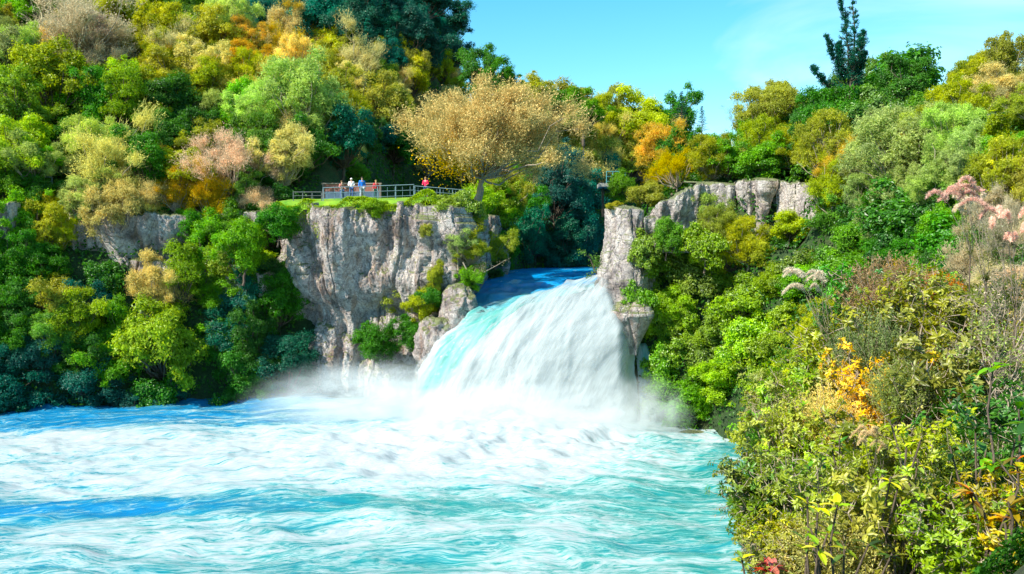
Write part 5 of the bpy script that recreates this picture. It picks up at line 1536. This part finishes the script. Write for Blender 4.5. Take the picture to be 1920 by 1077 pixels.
FGP = [
 ('rosette','G',1660,600,200,15.5,"dark leafy shrub directly under the orange brown grassy crest",{}),
 ('bristle','o',1665,560,170,15.0,"orange and pink grassy shrub cresting the foreground thicket",{'col':(.62,.36,.13)}),
 ('rosette','y',1720,640,220,13.5,"yellow tipped shrub in the upper middle of the foreground thicket",{}),
 ('rosette','y',1590,700,200,15.0,"yellow green rosette shrub at the thicket's upper left",{}),
 ('rosette','O',1520,760,190,14.5,"olive shrub on the thicket's left slope above the waterline",{}),
 ('rosette','o',1650,760,200,13.0,"gold leaved shrub at the heart of the foreground thicket",{}),
 ('bristle','t',1560,800,170,13.0,"tan fine leaved shrub left of the gold leaved shrub",{}),
 ('rosette','y',1790,730,230,12.0,"broad yellow green shrub right of the gold leaved shrub",{}),
 ('tangle','t',1700,820,240,11.5,"pale tangle of bare twigs in the middle of the thicket",{}),
 ('rosette','g',1500,850,180,13.5,"green shrub above the reaching twiggy branch",{}),
 ('rosette','O',1620,870,210,11.5,"olive leaved shrub below the pale twig tangle's left side",{}),
 ('rosette','y',1740,900,230,10.5,"yellowish long leaved shrub low in the thicket",{}),
 ('rosette','g',1870,850,240,10.0,"deep green broad leaved shrub at the right frame edge",{'col':(.06,.22,.012)}),
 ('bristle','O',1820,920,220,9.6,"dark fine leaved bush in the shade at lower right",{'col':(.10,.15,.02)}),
 ('tangle','p',1420,905,150,12.5,"twiggy brown bush reaching over the water at the thicket's left tip",{'asp':.8}),
 ('rosette','g',1460,950,190,11.5,"green trailing shrub over the water below the twiggy tip",{}),
 ('rosette','O',1540,970,220,10.0,"olive green shrub near the bottom left of the thicket",{}),
 ('rosette','y',1660,1000,250,9.0,"bright yellow green shrub at the bottom of the frame",{}),
 ('rosette','l',1790,1020,250,8.6,"lime and yellow shrub at the bottom right",{}),
 ('bristle','t',1560,1060,220,9.0,"dry tan shrub along the bottom edge",{}),
 ('rosette','o',1900,1010,230,8.4,"golden leaved shrub in the bottom right corner",{}),
 ('rosette','y',1500,1060,180,9.4,"yellow green low shrub beside the red leaved plant",{}),
 ('tangle','s',1880,650,240,11.0,"grey bare branches sprawling at the right frame edge",{}),
 ('tangle','p',1890,560,220,12.5,"pinkish dead twigs under the plumes at the right edge",{}),
 ('rosette','O',1780,600,190,14.5,"olive shrub below the rust coloured fronds",{}),
 ('bristle','r',1745,560,110,14.8,"rust red fronds between the dark bush and pink plumes",{'col':(.60,.22,.05)}),
 ('bristle','s',1640,660,170,13.6,"silvery green fine leaved shrub under the orange crest",{}),
 ('bristle','s',1700,740,150,12.2,"pale green wispy shrub left of the broad yellow one",{}),
 ('bristle','t',1480,800,140,14.0,"straw coloured wispy shrub at the thicket's left flank",{}),
 ('rosette','y',1450,800,120,16.0,"small yellow green shrub at the right bank's waterline",{}),
]
for kind, code, px, py, w, Yd, lab, op in FGP:
    if code == 'y': op = dict(dict(col=(.35, .37, .03)), **op)
    plant(kind, code, px, py, w * 1.12, lab, Y=Yd, cat='shrub', tol=99, **op)
for py in range(600, 1100, 52):
    xl = np.interp(py, [600, 720, 860, 900, 960, 1090], [1640, 1530, 1470, 1440, 1440, 1470])
    for px in np.arange(xl, 1960, 66):
        kk = ('rosette', 'rosette', 'bristle', 'rosette', 'rosette', 'tangle', 'rosette')[int(rng.integers(7))]
        plant(kk, 'OOgglyOoGt'[int(rng.integers(10))], px + rng.uniform(-25, 25), py + rng.uniform(-25, 25), rng.uniform(110, 170) * 1.1, None,
              col=None if rng.uniform() < .4 else [(.26, .30, .03), (.34, .33, .04), (.18, .28, .02), (.42, .34, .06)][int(rng.integers(4))],
              Y=float(np.interp(py, [560, 1077], [17.5, 9.2]) + rng.uniform(-.6, .8)), cat='shrub', tol=99)
plume(1560, 600, 150, 15.0, "cream white drooping plume above the thicket's left shoulder", (.80, .72, .55), 0)
plume(1850, 470, 190, 13.5, "pink tinged plumes swaying at the right edge", (.72, .52, .42), 1)
plume(1905, 520, 190, 12.5, "pale dusty pink plumes cut by the right frame edge", (.74, .56, .46), 2, 1.0)
plume(1820, 440, 120, 14.5, "short pale plume left of the pink tinged plumes", (.74, .66, .50), 0, .6)
plume(1640, 880, 130, 10.5, "straw coloured drooping plume inside the lower thicket", (.62, .52, .30), 1, .5)

LEAF_BIG = []
for s in range(4):
    r_ = np.random.default_rng(800 + s)
    V, Fc, tf = big_leaf(np.zeros((1, 3)), np.array([[0, 0, 1.]]), np.array([[1., 0, .1]]), 1.0, .34 + .05 * s, np.array([s / 3.]))
    LEAF_BIG.append(raw_mesh("leaf", V, Fc, 3, [M_GLOSSY], False, attrs={"tint": ('FACE', tf)}))
def leafy(name, label, px, py, Y, wpx, n, L, cols, seed, stems=5, cat="plant"):
    """plant whose large leaves are parts"""
    r = np.random.default_rng(seed); P_ = at(px, py, Y); s = wpx * Y / F; g = float(hgt(P_[0], P_[1]))
    base = np.array([P_[0], P_[1], min(g, P_[2] - .3)]); root = thing(name, label, cat, base)
    c0 = np.array([0, 0, P_[2] - base[2]]); paths, tips = [], []
    for i in range(stems):
        t = c0 + r.normal(size=3) * np.array([s * .32, s * .25, s * .28]) if stems > 1 else c0
        p = wiggle((0, 0, 0), t, r, 7, .03); paths.append((p, np.linspace(.022, .009, 7))); tips.append((t, unit(p[-1] - p[-2])))
    Vt, Ft = tubes(paths, 6); link("stem", raw_mesh("stem", Vt, Ft, 4, [M_BARK], True), root)
    for i in range(n):
        t, d = tips[i % stems]; a = i * 2.399 + r.uniform(-.3, .3); el = r.uniform(-.25, .9)
        dirv = Vector((math.cos(a) * math.cos(el), math.sin(a) * math.cos(el), math.sin(el)))
        o = link("leaf", LEAF_BIG[i % 4], root); o.location = Vector(t - d * r.uniform(0, .10)) 
        o.rotation_euler = dirv.to_track_quat('X', 'Z').to_euler(); k = L * r.uniform(.65, 1.2); o.scale = (k, k, k)
        cc = np.array(cols[int(r.integers(len(cols)))]) * r.uniform(.8, 1.2); o.color = (*[float(v) for v in cc], 1)
leafy("red_leaved_plant", "small plant with pinkish red leaves at the bottom edge beside the water", 1445, 1058, 8.6, 50, 16, .17, [(.55, .08, .06), (.60, .20, .12), (.45, .06, .05)], 1, 1)
leafy("large_leaved_shrub", "shrub with big glossy green leaves at the right frame edge", 1880, 800, 8.8, 170, 84, .20, [(.10, .30, .01), (.20, .38, .02), (.05, .18, .01)], 2, 12, "shrub")
leafy("large_leaved_shrub", "shrub with big yellow green leaves low in the frame's middle right", 1535, 1020, 8.2, 150, 84, .15, [(.30, .40, .02), (.18, .34, .02), (.48, .46, .04)], 3, 12, "shrub")
leafy("large_leaved_shrub", "shrub with orange and rust tipped leaves at the lower right edge", 1900, 930, 8.0, 130, 50, .17, [(.62, .22, .03), (.50, .34, .03), (.30, .34, .02)], 4, 8, "shrub")
leafy("large_leaved_shrub", "shrub with broad lime leaves below the pale twig tangle", 1700, 890, 8.8, 150, 70, .14, [(.32, .44, .02), (.50, .48, .05), (.22, .36, .02)], 5, 11, "shrub")
leafy("large_leaved_shrub", "shrub with dark green broad leaves left of the twig tangle", 1560, 850, 10.5, 120, 70, .15, [(.08, .26, .01), (.16, .34, .02), (.30, .38, .03)], 6, 10, "shrub")


# ------------------------------------------------------------------ labels for the plants that fill the slopes
NAMED = [p for p in PLANTS if p[6]]
LAND = [(p[1], p[2], p[6]) for p in NAMED]
def short(lab):
    w = lab.replace(',', '').split()
    stop = {'on', 'in', 'at', 'near', 'left', 'right', 'behind', 'below', 'above', 'under', 'between', 'beside', 'cut', 'with', 'over', 'leaning', 'drooping', 'hanging', 'growing', 'rising', 'touching', 'against', 'by', 'of',
            'standing', 'poking', 'next', 'covered', 'clinging', 'hugging', 'reaching', 'filling', 'shading', 'crowning', 'spilling', 'just', 'inside'}
    out = []
    for k, x in enumerate(w):
        if x in stop and k > 1: break
        out.append(x)
    return ' '.join(out[:6])
LAND = [(x, y, short(l)) for x, y, l in LAND]
LM = [(900, 240, "great golden tree"), (700, 470, "lookout cliff"), (1156, 500, "pale rock pillar"), (1440, 380, "widest pale rock face"), (1595, 90, "tall ragged pine"), (1000, 620, "waterfall"), (700, 350, "visitors"), (640, 40, "dark upper hill's middle"),
      (1262, 398, "rounded pale outcrop"), (222, 450, "tan crag"), (1040, 480, "gorge mouth"), (0, 420, "bluish edge rock")]
LAND += LM
cnt = {}
for q in sorted([p for p in PLANTS if not p[6]], key=lambda p: (p[1], p[2])):
    root, px, py, w, kind, code, lab, yd = q
    best = sorted(LAND, key=lambda l: (l[0] - px) ** 2 + (l[1] - py) ** 2)[:3]
    kn = {'round': 'round tree', 'tall': 'tall tree', 'feather': 'feathery tree', 'shrub': 'shrub', 'broad': 'leafy bush', 'twiggy': 'twiggy tree', 'bare': 'bare tree', 'conifer': 'conifer', 'openpine': 'pine', 'rosette': 'shrub', 'bristle': 'shrub', 'tangle': 'shrub'}[kind]
    done = False
    for sz in ("", "small " if w < 80 else "large "):
        for b in best:
            dx, dy = px - b[0], py - b[1]
            hor = "right" if dx > 0 else "left"; ver = "below" if dy > 0 else "above"
            if abs(dx) > 2 * abs(dy): rel = "to the " + hor + " of"
            elif abs(dy) > 2 * abs(dx): rel = "directly " + ver
            else: rel = ver + " and " + hor + " of"
            lab = f"{sz}{CNAME[code]} {kn} {rel} the {b[2]}"
            if lab not in cnt:
                done = True; break
        if done: break
    cnt[lab] = cnt.get(lab, 0) + 1
    if not done:
        lab0 = lab; k = 2
        words = {2: "farther", 3: "third nearest", 4: "fourth nearest"}
        while lab in cnt and k < 5:
            lab = words[k] + " " + lab0; k += 1
        cnt[lab] = cnt.get(lab, 0) + 1
    root["label"] = lab
for p in PLANTS:
    nm = p[0]["category"]
    p[0]["group"] = ("shrubs" if nm == 'shrub' else "trees") + (" on the right bank" if p[1] > 1150 else " on the left bank and hill")
print("PLANTS", len(PLANTS))
